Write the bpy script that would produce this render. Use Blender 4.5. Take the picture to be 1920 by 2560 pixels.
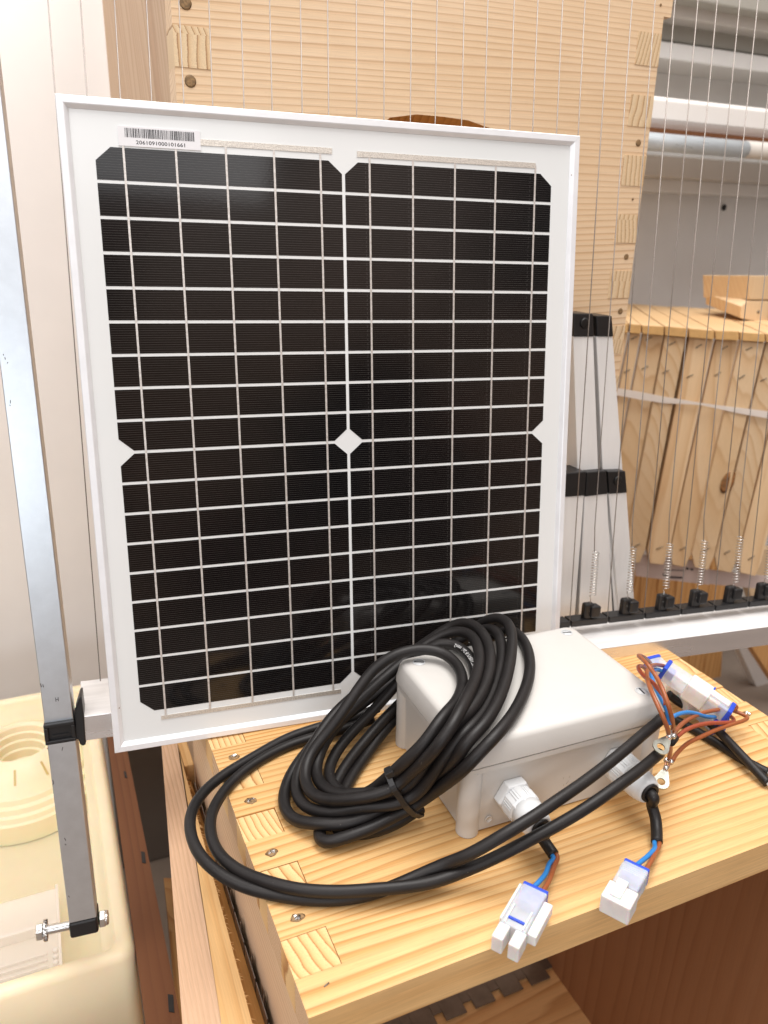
import bpy, math, random
import numpy as np
from mathutils import Matrix, Vector
random.seed(7)
SC = bpy.context.scene
for o in list(bpy.data.objects):
    bpy.data.objects.remove(o)
COL = SC.collection

# ------------------------------------------------------------------ camera
RW = np.array([[0.9165, -0.1160, 0.3828], [-0.3993, -0.3206, 0.8589], [0.0231, -0.9401, -0.3402]])
q_, r_ = np.linalg.qr(RW)
RW = q_ @ np.diag(np.sign(np.diag(r_)))
CAM = np.array([-0.0821, -0.2589, 0.3578])
F = 1950.0
cam = bpy.data.cameras.new('camera')
cam.sensor_fit = 'HORIZONTAL'; cam.sensor_width = 36.0; cam.lens = 36.0 * F / 1920.0
cam.clip_start = 0.01; cam.clip_end = 50
cam.dof.use_dof = True; cam.dof.focus_distance = 0.52; cam.dof.aperture_fstop = 13.0
camo = bpy.data.objects.new('camera', cam)
COL.objects.link(camo)
M3 = np.stack([RW[:, 0], -RW[:, 1], -RW[:, 2]], 1)
m4 = Matrix([[*M3[i], CAM[i]] for i in range(3)] + [[0, 0, 0, 1]])
camo.matrix_world = m4
SC.camera = camo

# ------------------------------------------------------------------ light
w = bpy.data.worlds.new('World'); SC.world = w; w.use_nodes = True
bg = w.node_tree.nodes['Background']
bg.inputs[1].default_value = 1.0
_t = w.node_tree; _tc = _t.nodes.new('ShaderNodeTexCoord'); _sp = _t.nodes.new('ShaderNodeSeparateXYZ'); _t.links.new(_tc.outputs['Generated'], _sp.inputs[0])
_r = _t.nodes.new('ShaderNodeValToRGB'); _mr = _t.nodes.new('ShaderNodeMapRange'); _mr.inputs[1].default_value = -1; _t.links.new(_sp.outputs[2], _mr.inputs[0]); _t.links.new(_mr.outputs[0], _r.inputs[0])
_e = _r.color_ramp.elements; _e[0].position = 0; _e[0].color = (.16, .125, .10, 1); _e[1].position = 1; _e[1].color = (.92, .93, .95, 1)
for _p, _c in ((.42, (.20, .155, .12, 1)), (.55, (.22, .18, .15, 1)), (.70, (.50, .50, .51, 1))):
    _k = _e.new(_p); _k.color = _c
_n = _t.nodes.new('ShaderNodeTexNoise'); _n.inputs['Scale'].default_value = 3.2; _n.inputs['Detail'].default_value = 2; _t.links.new(_tc.outputs['Generated'], _n.inputs['Vector'])
_r2 = _t.nodes.new('ShaderNodeValToRGB'); _t.links.new(_n.outputs[0], _r2.inputs[0]); _e = _r2.color_ramp.elements
_e[0].position = .42; _e[0].color = (.25, .25, .27, 1); _e[1].position = .62; _e[1].color = (2.1, 1.75, 1.55, 1)
_m = _t.nodes.new('ShaderNodeMix'); _m.data_type = 'RGBA'; _m.blend_type = 'MULTIPLY'; _m.inputs[0].default_value = 1
_t.links.new(_r.outputs[0], _m.inputs[6]); _t.links.new(_r2.outputs[0], _m.inputs[7]); _t.links.new(_m.outputs[2], bg.inputs[0])

def area(name, loc, target, sx, sy, power, col):
    l = bpy.data.lights.new(name, 'AREA'); l.shape = 'RECTANGLE'; l.size = sx; l.size_y = sy
    l.energy = power; l.color = col
    o = bpy.data.objects.new(name, l); COL.objects.link(o)
    o.location = loc
    d = Vector(target) - Vector(loc)
    o.rotation_euler = d.to_track_quat('-Z', 'Y').to_euler()
    return o
area('ceiling_light', (0.38, 0.22, 1.85), (0.25, 0.25, 0), 1.35, 1.15, 43, (1.0, 0.98, 0.955))
area('window_light', (-1.05, -2.1, 0.22), (0.0, 0.25, 0.1), 0.95, 0.50, 10, (0.87, 0.94, 1.0))
area('front_fill', (-0.5, -1.9, 1.55), (0.1, 0.25, 0.1), 1.8, 0.9, 11, (0.97, 0.98, 1.0))  # unseen fill lamp, added to lift the front faces
area('left_fill', (-1.1, -0.25, 1.25), (-0.35, 0.86, 0.35), 0.8, 0.8, 9, (0.97, 0.98, 1.0))  # unseen fill lamp, added to brighten the left wall and tub
SC.view_settings.view_transform = 'Standard'; SC.view_settings.look = 'None'
SC.view_settings.exposure = 0.0; SC.view_settings.gamma = 1.0
SC.view_settings.use_curve_mapping = False
SC.cycles.max_bounces = 10
SC.cycles.transparent_max_bounces = 12

# ------------------------------------------------------------------ rays: photograph point -> point on a real plane
def ray(u, v): return RW @ np.array([(u - 960) / F, (v - 1280) / F, 1.0])
def hit(u, v, P, N):
    d = ray(u, v); P = np.array(P, float); N = np.array(N, float)
    return CAM + d * (((P - CAM) @ N) / (d @ N))
def Zp(u, v, z=0.0): return hit(u, v, (0, 0, z), (0, 0, 1))
def Yp(u, v, y): return hit(u, v, (0, y, 0), (0, 1, 0))
def Xp(u, v, x): return hit(u, v, (x, 0, 0), (1, 0, 0))
PO = np.array([-0.0651, 0.2409, 0.0017])
EX = np.array([0.9953, -0.0962, -0.0101]); EX /= np.linalg.norm(EX)
EY = np.array([0.0233, 0.1318, 0.991]); EY -= EX * (EX @ EY); EY /= np.linalg.norm(EY)
EN = np.cross(EX, EY)                       # towards the camera

# ------------------------------------------------------------------ node helpers
class NT:
    def __init__(s, name):
        s.m = bpy.data.materials.new(name); s.m.use_nodes = True
        s.t = s.m.node_tree; s.b = s.t.nodes['Principled BSDF']
        s.tc = s.t.nodes.new('ShaderNodeTexCoord')
    def n(s, typ, **kw):
        nd = s.t.nodes.new(typ)
        for k, v in kw.items(): setattr(nd, k, v)
        return nd
    def put(s, sock, v):
        if isinstance(v, bpy.types.NodeSocket): s.t.links.new(v, sock)
        elif isinstance(v, (tuple, list)) and len(v) == 3 and sock.type == 'RGBA': sock.default_value = (*v, 1)
        else: sock.default_value = v
    def math(s, op, a, b=0.0, c=0.0):
        nd = s.n('ShaderNodeMath', operation=op)
        for i, v in enumerate((a, b, c)): s.put(nd.inputs[i], v)
        return nd.outputs[0]
    def mapping(s, scale=(1, 1, 1), loc=(0, 0, 0), rot=(0, 0, 0), vec=None):
        nd = s.n('ShaderNodeMapping'); s.put(nd.inputs[0], vec or s.tc.outputs['Object'])
        nd.inputs[1].default_value = loc; nd.inputs[2].default_value = rot; nd.inputs[3].default_value = scale
        return nd.outputs[0]
    def noise(s, vec, scale=5.0, detail=3.0, rough=0.5):
        nd = s.n('ShaderNodeTexNoise'); s.put(nd.inputs['Vector'], vec)
        nd.inputs['Scale'].default_value = scale; nd.inputs['Detail'].default_value = detail
        nd.inputs['Roughness'].default_value = rough
        return nd.outputs[0]
    def ramp(s, fac, stops, interp='LINEAR'):
        nd = s.n('ShaderNodeValToRGB'); s.put(nd.inputs[0], fac); e = nd.color_ramp.elements
        nd.color_ramp.interpolation = interp
        while len(e) < len(stops): e.new(0.5)
        for i, (p, c) in enumerate(stops):
            e[i].position = p
            e[i].color = (*c, 1) if isinstance(c, (tuple, list)) else (c, c, c, 1)
        return nd.outputs[0]
    def mix(s, fac, a, b, mode='MIX'):
        nd = s.n('ShaderNodeMix', data_type='RGBA', blend_type=mode)
        s.put(nd.inputs[0], fac); s.put(nd.inputs[6], a); s.put(nd.inputs[7], b)
        return nd.outputs[2]
    def sep(s, vec=None):
        nd = s.n('ShaderNodeSeparateXYZ'); s.put(nd.inputs[0], vec or s.tc.outputs['Object'])
        return nd.outputs
    def bump(s, h, strength=0.2, dist=0.001):
        nd = s.n('ShaderNodeBump'); s.put(nd.inputs['Height'], h)
        nd.inputs['Strength'].default_value = strength; nd.inputs['Distance'].default_value = dist
        s.t.links.new(nd.outputs[0], s.b.inputs['Normal'])
    def set(s, **kw):
        for k, v in kw.items(): s.put(s.b.inputs[k.replace('_', ' ')], v)
        return s.m

def plain(name, col, rough=0.5, metal=0.0, var=0.06, vscale=40, bump=0.05, bscale=300, rvar=0.1, aniso=None, **kw):
    s = NT(name)
    v = s.mapping(aniso or (1, 1, 1))
    n1 = s.noise(v, vscale, 4, 0.6)
    c = s.mix(1.0, col, s.ramp(n1, [(0.3, 1 - var * 1.6), (0.7, 1 + var * 0.0)]), 'MULTIPLY')
    s.set(Base_Color=c, Metallic=metal, Roughness=s.math('MULTIPLY_ADD', n1, rvar * 2, rough - rvar))
    n2 = s.noise(v, bscale, 3, 0.6)
    s.bump(n2, bump, 0.0006)
    s.set(**kw)
    return s.m

def wood(name, light, mid, dark, axes='XYZ', freq=200.0, quad=0.0, wob=1.2, stretch=0.06, tilt=0.0,
         seed=(0, 0, 0), fibre=0.10, cut=0.0, off=0.0, rough=0.55, knots=(), bumps=0.25, blot=0.10, flatm=0.75):
    """axes: first letter = along the grain, second = across the rings, third = depth"""
    s = NT(name)
    o = s.sep()
    d = {'X': o[0], 'Y': o[1], 'Z': o[2]}
    cb = s.n('ShaderNodeCombineXYZ')
    for i in range(3): s.put(cb.inputs[i], d[axes[i]])
    p = s.mapping((1, 1, 1), seed, (0, 0, tilt), cb.outputs[0])
    q = s.sep(p)
    nz = s.noise(s.mapping((stretch * 20, 9, 9), vec=p), 1.0, 2, 0.5)
    nz2 = s.noise(s.mapping((stretch * 90, 60, 60), vec=p), 1.0, 2, 0.5)
    t = s.math('ADD', s.math('ADD', q[1], s.math('MULTIPLY', q[2], 0.35)), off)
    ph = s.math('MULTIPLY', s.math('MULTIPLY_ADD', s.math('MULTIPLY', t, t), quad, t), freq)
    ph = s.math('ADD', ph, s.math('MULTIPLY', nz, wob * 4))
    ph = s.math('ADD', ph, s.math('MULTIPLY', nz2, 0.35))
    ph = s.math('ADD', ph, s.math('MULTIPLY', s.noise(s.mapping((0.8, 26, 26), vec=p), 1.0, 1, 0.5), 2.2))
    kn = None
    for (kx, ky, kr) in knots:          # rings bend round each knot
        dx = s.math('SUBTRACT', q[0], kx); dy = s.math('SUBTRACT', q[1], ky)
        dd = s.math('SQRT', s.math('ADD', s.math('MULTIPLY', s.math('MULTIPLY', dx, dx), 0.35), s.math('MULTIPLY', dy, dy)))
        g = s.math('DIVIDE', kr, s.math('ADD', dd, kr * 0.3))
        ph = s.math('ADD', ph, s.math('MULTIPLY', g, 1.5))
        k = s.math('LESS_THAN', s.math('MULTIPLY_ADD', nz2, kr * 0.8, dd), kr * 1.2)
        kn = k if kn is None else s.math('MAXIMUM', kn, k)
    fr = s.math('FRACT', ph)
    c = s.ramp(fr, [(0.0, light), (0.45, tuple(l * .7 + m * .3 for l, m in zip(light, mid))), (0.74, mid), (0.90, tuple(m * .45 + d_ * .55 for m, d_ in zip(mid, dark))), (1.0, light)])
    amp = s.noise(s.mapping((2, 14, 14), vec=p), 1.0, 1, 0.5)
    flat = tuple(l * .72 + m * .28 for l, m in zip(light, mid))
    c = s.mix(s.ramp(amp, [(0.35, 0.0), (0.65, flatm)]), c, flat)
    fib = s.noise(s.mapping((25, 1400, 900), vec=p), 1.0, 3, 0.7)
    c = s.mix(1.0, c, s.ramp(fib, [(0.25, 1 - fibre * 1.8), (0.75, 1.0 + fibre * .3)]), 'MULTIPLY')
    bl = s.noise(s.mapping((4, 11, 11), vec=p), 1.0, 3, 0.6)
    c = s.mix(1.0, c, s.ramp(bl, [(0.3, (1 - blot * .6, 1 - blot, 1 - blot * 1.7)), (0.7, (1, 1, 1))]), 'MULTIPLY')
    pore = s.noise(s.mapping((180, 2600, 2600), vec=p), 1.0, 1, 0.5)
    c = s.mix(s.ramp(pore, [(0.70, 0.0), (0.78, 0.35)]), c, dark)
    if kn is not None: c = s.mix(kn, c, (0.16, 0.06, 0.02))
    s.set(Base_Color=c, Roughness=s.math('MULTIPLY_ADD', fib, 0.25, rough - 0.12))
    s.b.inputs['Specular IOR Level'].default_value = 0.35
    s.bump(s.math('ADD', s.math('MULTIPLY', fib, 0.6), s.math('MULTIPLY', fr, -0.5)), bumps, 0.0005)
    return s.m

def endgrain(name, light, mid, dark, axes='XY', pitch=0.0498, phase=0.0, freq=190.0, seed=0.0):
    s = NT(name); o = s.sep(); d = {'X': o[0], 'Y': o[1], 'Z': o[2]}
    a, b_ = d[axes[0]], d[axes[1]]
    k = s.math('FLOOR', s.math('DIVIDE', s.math('SUBTRACT', b_, phase), pitch))
    bl = s.math('SUBTRACT', s.math('SUBTRACT', b_, phase), s.math('MULTIPLY', k, pitch))
    h1 = s.math('SINE', s.math('MULTIPLY_ADD', k, 12.9898, seed + .7)); h2 = s.math('SINE', s.math('MULTIPLY_ADD', k, 5.233, seed + 2.1))
    dx = s.math('SUBTRACT', a, s.math('MULTIPLY', h1, 0.035)); dy = s.math('SUBTRACT', bl, s.math('MULTIPLY_ADD', h2, 0.03, 0.055))
    rr = s.math('MULTIPLY', s.math('SQRT', s.math('ADD', s.math('MULTIPLY', dx, dx), s.math('MULTIPLY', dy, dy))), s.math('MULTIPLY_ADD', s.math('SINE', s.math('MULTIPLY', k, 3.7)), 0.38, 1.0))
    n1 = s.noise(s.mapping(), 28, 2, 0.5); n2 = s.noise(s.mapping(), 1500, 3, 0.7)
    ph = s.math('ADD', s.math('MULTIPLY', rr, freq), s.math('MULTIPLY', n1, 1.1)); fr = s.math('FRACT', s.math('MULTIPLY_ADD', n2, 0.16, ph))
    c = s.ramp(fr, [(0.0, light), (0.5, tuple(.6 * l + .4 * m for l, m in zip(light, mid))), (0.76, mid), (0.92, dark), (0.985, light)])
    c = s.mix(1.0, c, s.ramp(n2, [(0.3, 0.80), (0.7, 1.04)]), 'MULTIPLY')
    s.set(Base_Color=c, Roughness=0.62); s.b.inputs['Specular IOR Level'].default_value = 0.25
    s.bump(s.math('MULTIPLY_ADD', fr, -0.6, n2), 0.5, 0.0005); return s.m

PL, PM, PD = (0.86, 0.585, 0.285), (0.67, 0.355, 0.115), (0.43, 0.185, 0.05)
M = {}
M['pine_top'] = wood('pine_board', PL, PM, PD, 'XYZ', 92, quad=2.4, flatm=0.62, wob=2.1, stretch=0.06, seed=(0.3, 0, 0.1), bumps=0.45, blot=0.17, fibre=0.15)
M['pine_side'] = wood('pine_side_board', (0.80, 0.60, 0.43), (0.70, 0.47, 0.29), (0.47, 0.26, 0.14), 'YZX', 190, wob=1.0, seed=(1, 2, 0))
M['pine_inner_shade'] = wood('shaded_pine_inner_board', (0.35, 0.165, 0.078), (0.31, 0.138, 0.062), (0.25, 0.105, 0.045), 'ZYX', 55, wob=1.2, seed=(1, 5, 0))  # pine with the shade inside the hive put into its colour
M['pine_floor'] = wood('pine_inner_floor', (0.80, 0.48, 0.22), (0.66, 0.34, 0.13), (0.44, 0.20, 0.07), 'XYZ', 60, wob=1.5, seed=(3, 5, 0))
M['end'] = endgrain('pine_end_grain', (0.86, 0.59, 0.29), (0.72, 0.42, 0.17), (0.42, 0.18, 0.055), 'XY', phase=.0218 - .012 - .15)
M['end_pale'] = endgrain('pale_pine_end_grain', (0.84, 0.66, 0.43), (0.74, 0.52, 0.30), (0.40, 0.20, 0.09), 'XZ', pitch=.056, phase=.02, seed=1.0)
M['end_face'] = endgrain('pine_end_face', (0.76, 0.55, 0.36), (0.66, 0.42, 0.24), (0.36, 0.18, 0.09), 'ZY', phase=.0218 - .012 - .15 + .025, freq=260)
M['pine_tall'] = wood('pale_pine_board', (0.90, 0.70, 0.49), (0.82, 0.59, 0.375), (0.47, 0.25, 0.125), 'XZY', 62, quad=0.7, flatm=0.35, wob=2.6, stretch=0.025, tilt=-0.03, seed=(0.2, 0.4, 0), knots=((0.42, 0.96, 0.0045),), blot=0.10)
M['pine_tall_shade'] = wood('pale_pine_shaded_side', (0.66, 0.48, 0.32), (0.58, 0.38, 0.235), (0.45, 0.26, 0.15), 'ZYX', 60, wob=1.6, stretch=0.12, tilt=-0.35, seed=(0.2, 0.4, 0))  # darker copy of the pale pine, the side's shade put into the colour
M['pine_box2'] = wood('pine_second_box', (0.80, 0.53, 0.25), (0.70, 0.39, 0.14), (0.52, 0.25, 0.08), 'YXZ', 120, wob=1.6, stretch=0.05, seed=(0.5, 0.1, 0.3))
M['pine_pink_lit'] = wood('pinkish_lit_pine', (0.72, 0.49, 0.33), (0.62, 0.39, 0.24), (0.46, 0.26, 0.14), 'YXZ', 260, wob=2.2, stretch=0.08, seed=(0.9, 0.1, 0.3))  # how light falls on the outer strip, put into a pinkish wood colour
M['pine_groove'] = wood('orange_pine', (0.66, 0.33, 0.10), (0.55, 0.25, 0.065), (0.40, 0.16, 0.04), 'YXZ', 150, seed=(0.1, 0.6, 0.3))
for i in range(4):
    k = 1 - 0.05 * i
    M['frame%d' % i] = wood('pine_frame_%s' % 'abcd'[i], (0.86 * k, 0.66 * k, 0.43 * k), (0.80 * k, 0.57 * k, 0.34 * k), (0.62 * k, 0.38 * k, 0.19 * k),
                            'ZXY', 120 + 40 * i, wob=1.5, stretch=0.05, tilt=0.05 * i, seed=(i, i * 2.3, 0), fibre=0.06, blot=0.12)
M['frame_top'] = wood('pine_bar_top', (0.80, 0.58, 0.34), (0.72, 0.47, 0.24), (0.55, 0.32, 0.14), 'YXZ', 110, seed=(2, 2, 0))
M['frame_end'] = plain('pine_bar_end', (0.70, 0.43, 0.17), 0.6, var=0.12, vscale=120)
M['brown_and_shaded_wood'] = wood('brown_and_shaded_board', (0.17, 0.068, 0.026), (0.15, 0.055, 0.021), (0.11, 0.04, 0.015), 'YXZ', 90, seed=(5, 2, 0), fibre=0.05)  # gap shade put into the slotted board's colour; also serves the brown lath
M['planks'] = wood('amber_planks', (0.72, 0.42, 0.17), (0.58, 0.28, 0.09), (0.32, 0.12, 0.03), 'ZXY', 90, seed=(5, 7, 0))

M['alu'] = plain('brushed_aluminium', (0.72, 0.77, 0.82), 0.36, 1.0, var=0.05, vscale=16, aniso=(5, 5, 0.4), bump=0.06, bscale=500, rvar=0.03)
M['alu_lit_top'] = plain('lit_aluminium_bar_top', (0.90, 0.895, 0.89), 0.40, 0.10, var=0.10, vscale=30, aniso=(0.6, 6, 6), bump=0.10, bscale=500, rvar=0.10)  # near-white dull copy, the bar top's bright sheen put into its colour
M['alu_front'] = plain('mill_aluminium_face', (0.88, 0.88, 0.89), 0.26, 0.85, var=0.06, vscale=16, aniso=(0.5, 5, 5), bump=0.06)
M['alu_white'] = plain('satin_aluminium_slat', (0.86, 0.86, 0.85), 0.45, 0.10, var=0.08, vscale=14, aniso=(3, 3, 0.5))
M['anod'] = plain('anodised_frame', (0.88, 0.90, 0.93), 0.38, 0.2, var=0.04, vscale=60, bump=0.04)
M['black_pl'] = plain('black_plastic', (0.012, 0.012, 0.013), 0.38, var=0.1, rvar=0.08)
M['grey_box'] = plain('light_grey_plastic', (0.59, 0.575, 0.545), 0.42, var=0.03, vscale=25, bump=0.06, bscale=900, rvar=0.04)
M['grey_gland'] = plain('grey_gland_plastic', (0.66, 0.68, 0.69), 0.36, var=0.03, bump=0.04)
M['cream'] = plain('cream_plastic', (0.91, 0.81, 0.57), 0.40, var=0.05, vscale=12, bump=0.03, rvar=0.04)
M['cream'].node_tree.nodes['Principled BSDF'].inputs['Subsurface Weight'].default_value = 0.35
M['cream'].node_tree.nodes['Principled BSDF'].inputs['Subsurface Scale'].default_value = 0.012
M['cream_d'] = plain('cream_plastic_slot', (0.62, 0.46, 0.17), 0.5)
M['wall'] = plain('painted_wall', (0.90, 0.875, 0.85), 0.7, var=0.05, vscale=5, bump=0.05, bscale=120)
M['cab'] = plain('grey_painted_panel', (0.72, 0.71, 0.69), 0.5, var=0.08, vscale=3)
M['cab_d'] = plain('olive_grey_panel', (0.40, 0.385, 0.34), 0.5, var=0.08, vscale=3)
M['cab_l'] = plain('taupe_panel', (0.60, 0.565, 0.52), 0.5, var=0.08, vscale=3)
M['white'] = plain('white_lacquer', (0.84, 0.82, 0.79), 0.35, var=0.04, vscale=6)
M['tube'] = plain('frosted_tube', (0.72, 0.80, 0.86), 0.3, 0.3, var=0.10, vscale=10, aniso=(1, 8, 8))
M['steel'] = plain('bright_steel', (0.75, 0.74, 0.72), 0.22, 1.0, var=0.12, vscale=300, bump=0.1)
M['zinc'] = plain('tinned_terminal', (0.42, 0.43, 0.38), 0.40, 1.0, var=0.15, vscale=300, bump=0.15)
M['strip'] = plain('galvanised_strip', (0.24, 0.20, 0.17), 0.45, 0.8, var=0.15, vscale=90)
M['copper'] = plain('copper_strands', (0.75, 0.38, 0.25), 0.35, 0.8, var=0.2, vscale=900)
M['wire'] = plain('steel_wire', (0.30, 0.27, 0.25), 0.42, 0.6, var=0.05)
M['brown'] = plain('brown_insulation', (0.33, 0.095, 0.03), 0.34, var=0.06, vscale=120)
M['redbrown'] = plain('red_brown_insulation', (0.36, 0.07, 0.03), 0.34, var=0.06, vscale=120)
M['blue'] = plain('blue_insulation', (0.03, 0.23, 0.62), 0.34, var=0.06, vscale=120)
M['cap'] = plain('blue_seal', (0.02, 0.075, 0.60), 0.35, var=0.05)
M['dark'] = plain('dark_floor', (0.26, 0.21, 0.17), 0.8)
M['ink'] = plain('dark_ink', (0.03, 0.03, 0.035), 0.6)
M['paper'] = plain('label_paper', (0.80, 0.80, 0.82), 0.35, var=0.02)
M['pinkpaper'] = plain('pinkish_card', (0.62, 0.52, 0.49), 0.6, var=0.03)
M['print'] = plain('white_print', (0.55, 0.55, 0.55), 0.6)
M['taupe'] = plain('dark_taupe', (0.13, 0.105, 0.085), 0.6)
M['hole'] = plain('torn_wood_hole', (0.36, 0.22, 0.10), 0.7, var=0.4, vscale=600)
M['knot'] = plain('brown_knot', (0.42, 0.19, 0.06), 0.5, var=0.5, vscale=160)
M['staple'] = plain('dull_staple', (0.22, 0.19, 0.15), 0.5, 0.6)
M['tape'] = plain('white_strap', (0.78, 0.72, 0.66), 0.5)
# rubber cable: matt, faintly dusty, brown-black
s = NT('black_rubber')
nn = s.noise(s.mapping(), 60, 4, 0.6); sp = s.noise(s.mapping(), 900, 1, 0.5)
c = s.ramp(nn, [(0.3, (0.0075, 0.0065, 0.0065)), (0.7, (0.014, 0.0115, 0.011))])
c = s.mix(s.ramp(sp, [(0.76, 0.0), (0.80, 0.6)]), c, (0.12, 0.11, 0.10))
s.set(Base_Color=c, Roughness=s.math('MULTIPLY_ADD', nn, 0.16, 0.40)); s.b.inputs['Specular IOR Level'].default_value = 0.38; s.bump(sp, 0.08, 0.0004); M['rubber'] = s.m
# nylon connector body: milky, translucent
s = NT('milky_nylon'); nn = s.noise(s.mapping(), 160, 3, 0.5)
s.set(Base_Color=s.ramp(nn, [(0.3, (0.72, 0.76, 0.82)), (0.7, (0.86, 0.88, 0.92))]), Roughness=0.36, Alpha=0.52,
      Subsurface_Weight=0.3, Subsurface_Scale=0.004); s.bump(nn, 0.1, 0.0005); M['nylon'] = s.m
s = NT('milky_nylon_thick'); nn = s.noise(s.mapping(), 160, 3, 0.5)
s.set(Base_Color=s.ramp(nn, [(0.3, (0.80, 0.80, 0.79)), (0.7, (0.88, 0.88, 0.87))]), Roughness=0.36, Alpha=0.80, Subsurface_Weight=0.5, Subsurface_Scale=0.004)
M['nylon2'] = s.m
# clear plastic
s = NT('clear_plastic'); s.set(Base_Color=(0.90, 0.85, 0.80), Roughness=0.14, Alpha=0.42, IOR=1.45); M['clear'] = s.m
# solar laminate backsheet under glass
s = NT('white_backsheet_under_glass')
nn = s.noise(s.mapping(), 9, 3, 0.5)
s.set(Base_Color=s.ramp(nn, [(0.3, (0.76, 0.79, 0.79)), (0.7, (0.80, 0.82, 0.82))]), Roughness=0.18, Coat_Weight=0.3, Coat_Roughness=0.12); M['sheet'] = s.m
# solar cell: near black, fine silver fingers, dashed mid line between ribbons
s = NT('monocrystalline_cell')
o = s.sep()
f1 = s.math('FRACT', s.math('MULTIPLY', o[1], 1 / 0.00150))
ln = s.ramp(f1, [(0.0, 1.0), (0.09, 1.0), (0.11, 0.0), (0.99, 0.0)])
sh = s.math('FRACT', s.math('DIVIDE', s.math('SUBTRACT', o[0], 0.0525), 0.03135))
d1 = s.math('LESS_THAN', s.math('ABSOLUTE', s.math('SUBTRACT', sh, 0.5)), 0.007)
d1 = s.math('MULTIPLY', d1, s.math('GREATER_THAN', s.math('FRACT', s.math('MULTIPLY', o[1], 1 / 0.0030)), 0.45))
big = s.noise(s.mapping(), 7, 2, 0.5)
tex = s.noise(s.mapping(), 420, 2, 0.6)
c = s.ramp(big, [(0.35, (0.0020, 0.0020, 0.0023)), (0.65, (0.0060, 0.0036, 0.0032))])
c = s.mix(1.0, c, s.ramp(tex, [(0.3, 0.55), (0.7, 1.5)]), 'MULTIPLY')
c = s.mix(s.math('MULTIPLY', s.math('MAXIMUM', ln, s.math('MULTIPLY', d1, 0.5)), 0.42), c, (0.16, 0.15, 0.145))
s.set(Base_Color=c, Roughness=0.09); s.b.inputs['Specular IOR Level'].default_value = 0.45
s.bump(tex, 0.03, 0.0003); M['cell'] = s.m
s = NT('silver_ribbon')
nn = s.noise(s.mapping(), 500, 3, 0.6)
s.set(Base_Color=s.ramp(nn, [(0.3, (0.58, 0.54, 0.50)), (0.7, (0.82, 0.79, 0.76))]), Metallic=0.55, Roughness=0.42); M['ribbon'] = s.m
s = NT('crinkled_tinned_ribbon')
nn = s.n('ShaderNodeTexVoronoi'); s.put(nn.inputs['Vector'], s.mapping()); nn.inputs['Scale'].default_value = 1500
s.set(Base_Color=s.ramp(nn.outputs[0], [(0.1, (0.50, 0.47, 0.43)), (0.6, (0.78, 0.74, 0.67))]), Metallic=0.6, Roughness=0.42)
s.bump(nn.outputs[0], 0.3, 0.0004); M['busstrip'] = s.m
# shelving material gradient-free greys above; inside of the black collar
M['recess'] = plain('black_recess', (0.006, 0.006, 0.006), 0.45)

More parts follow.
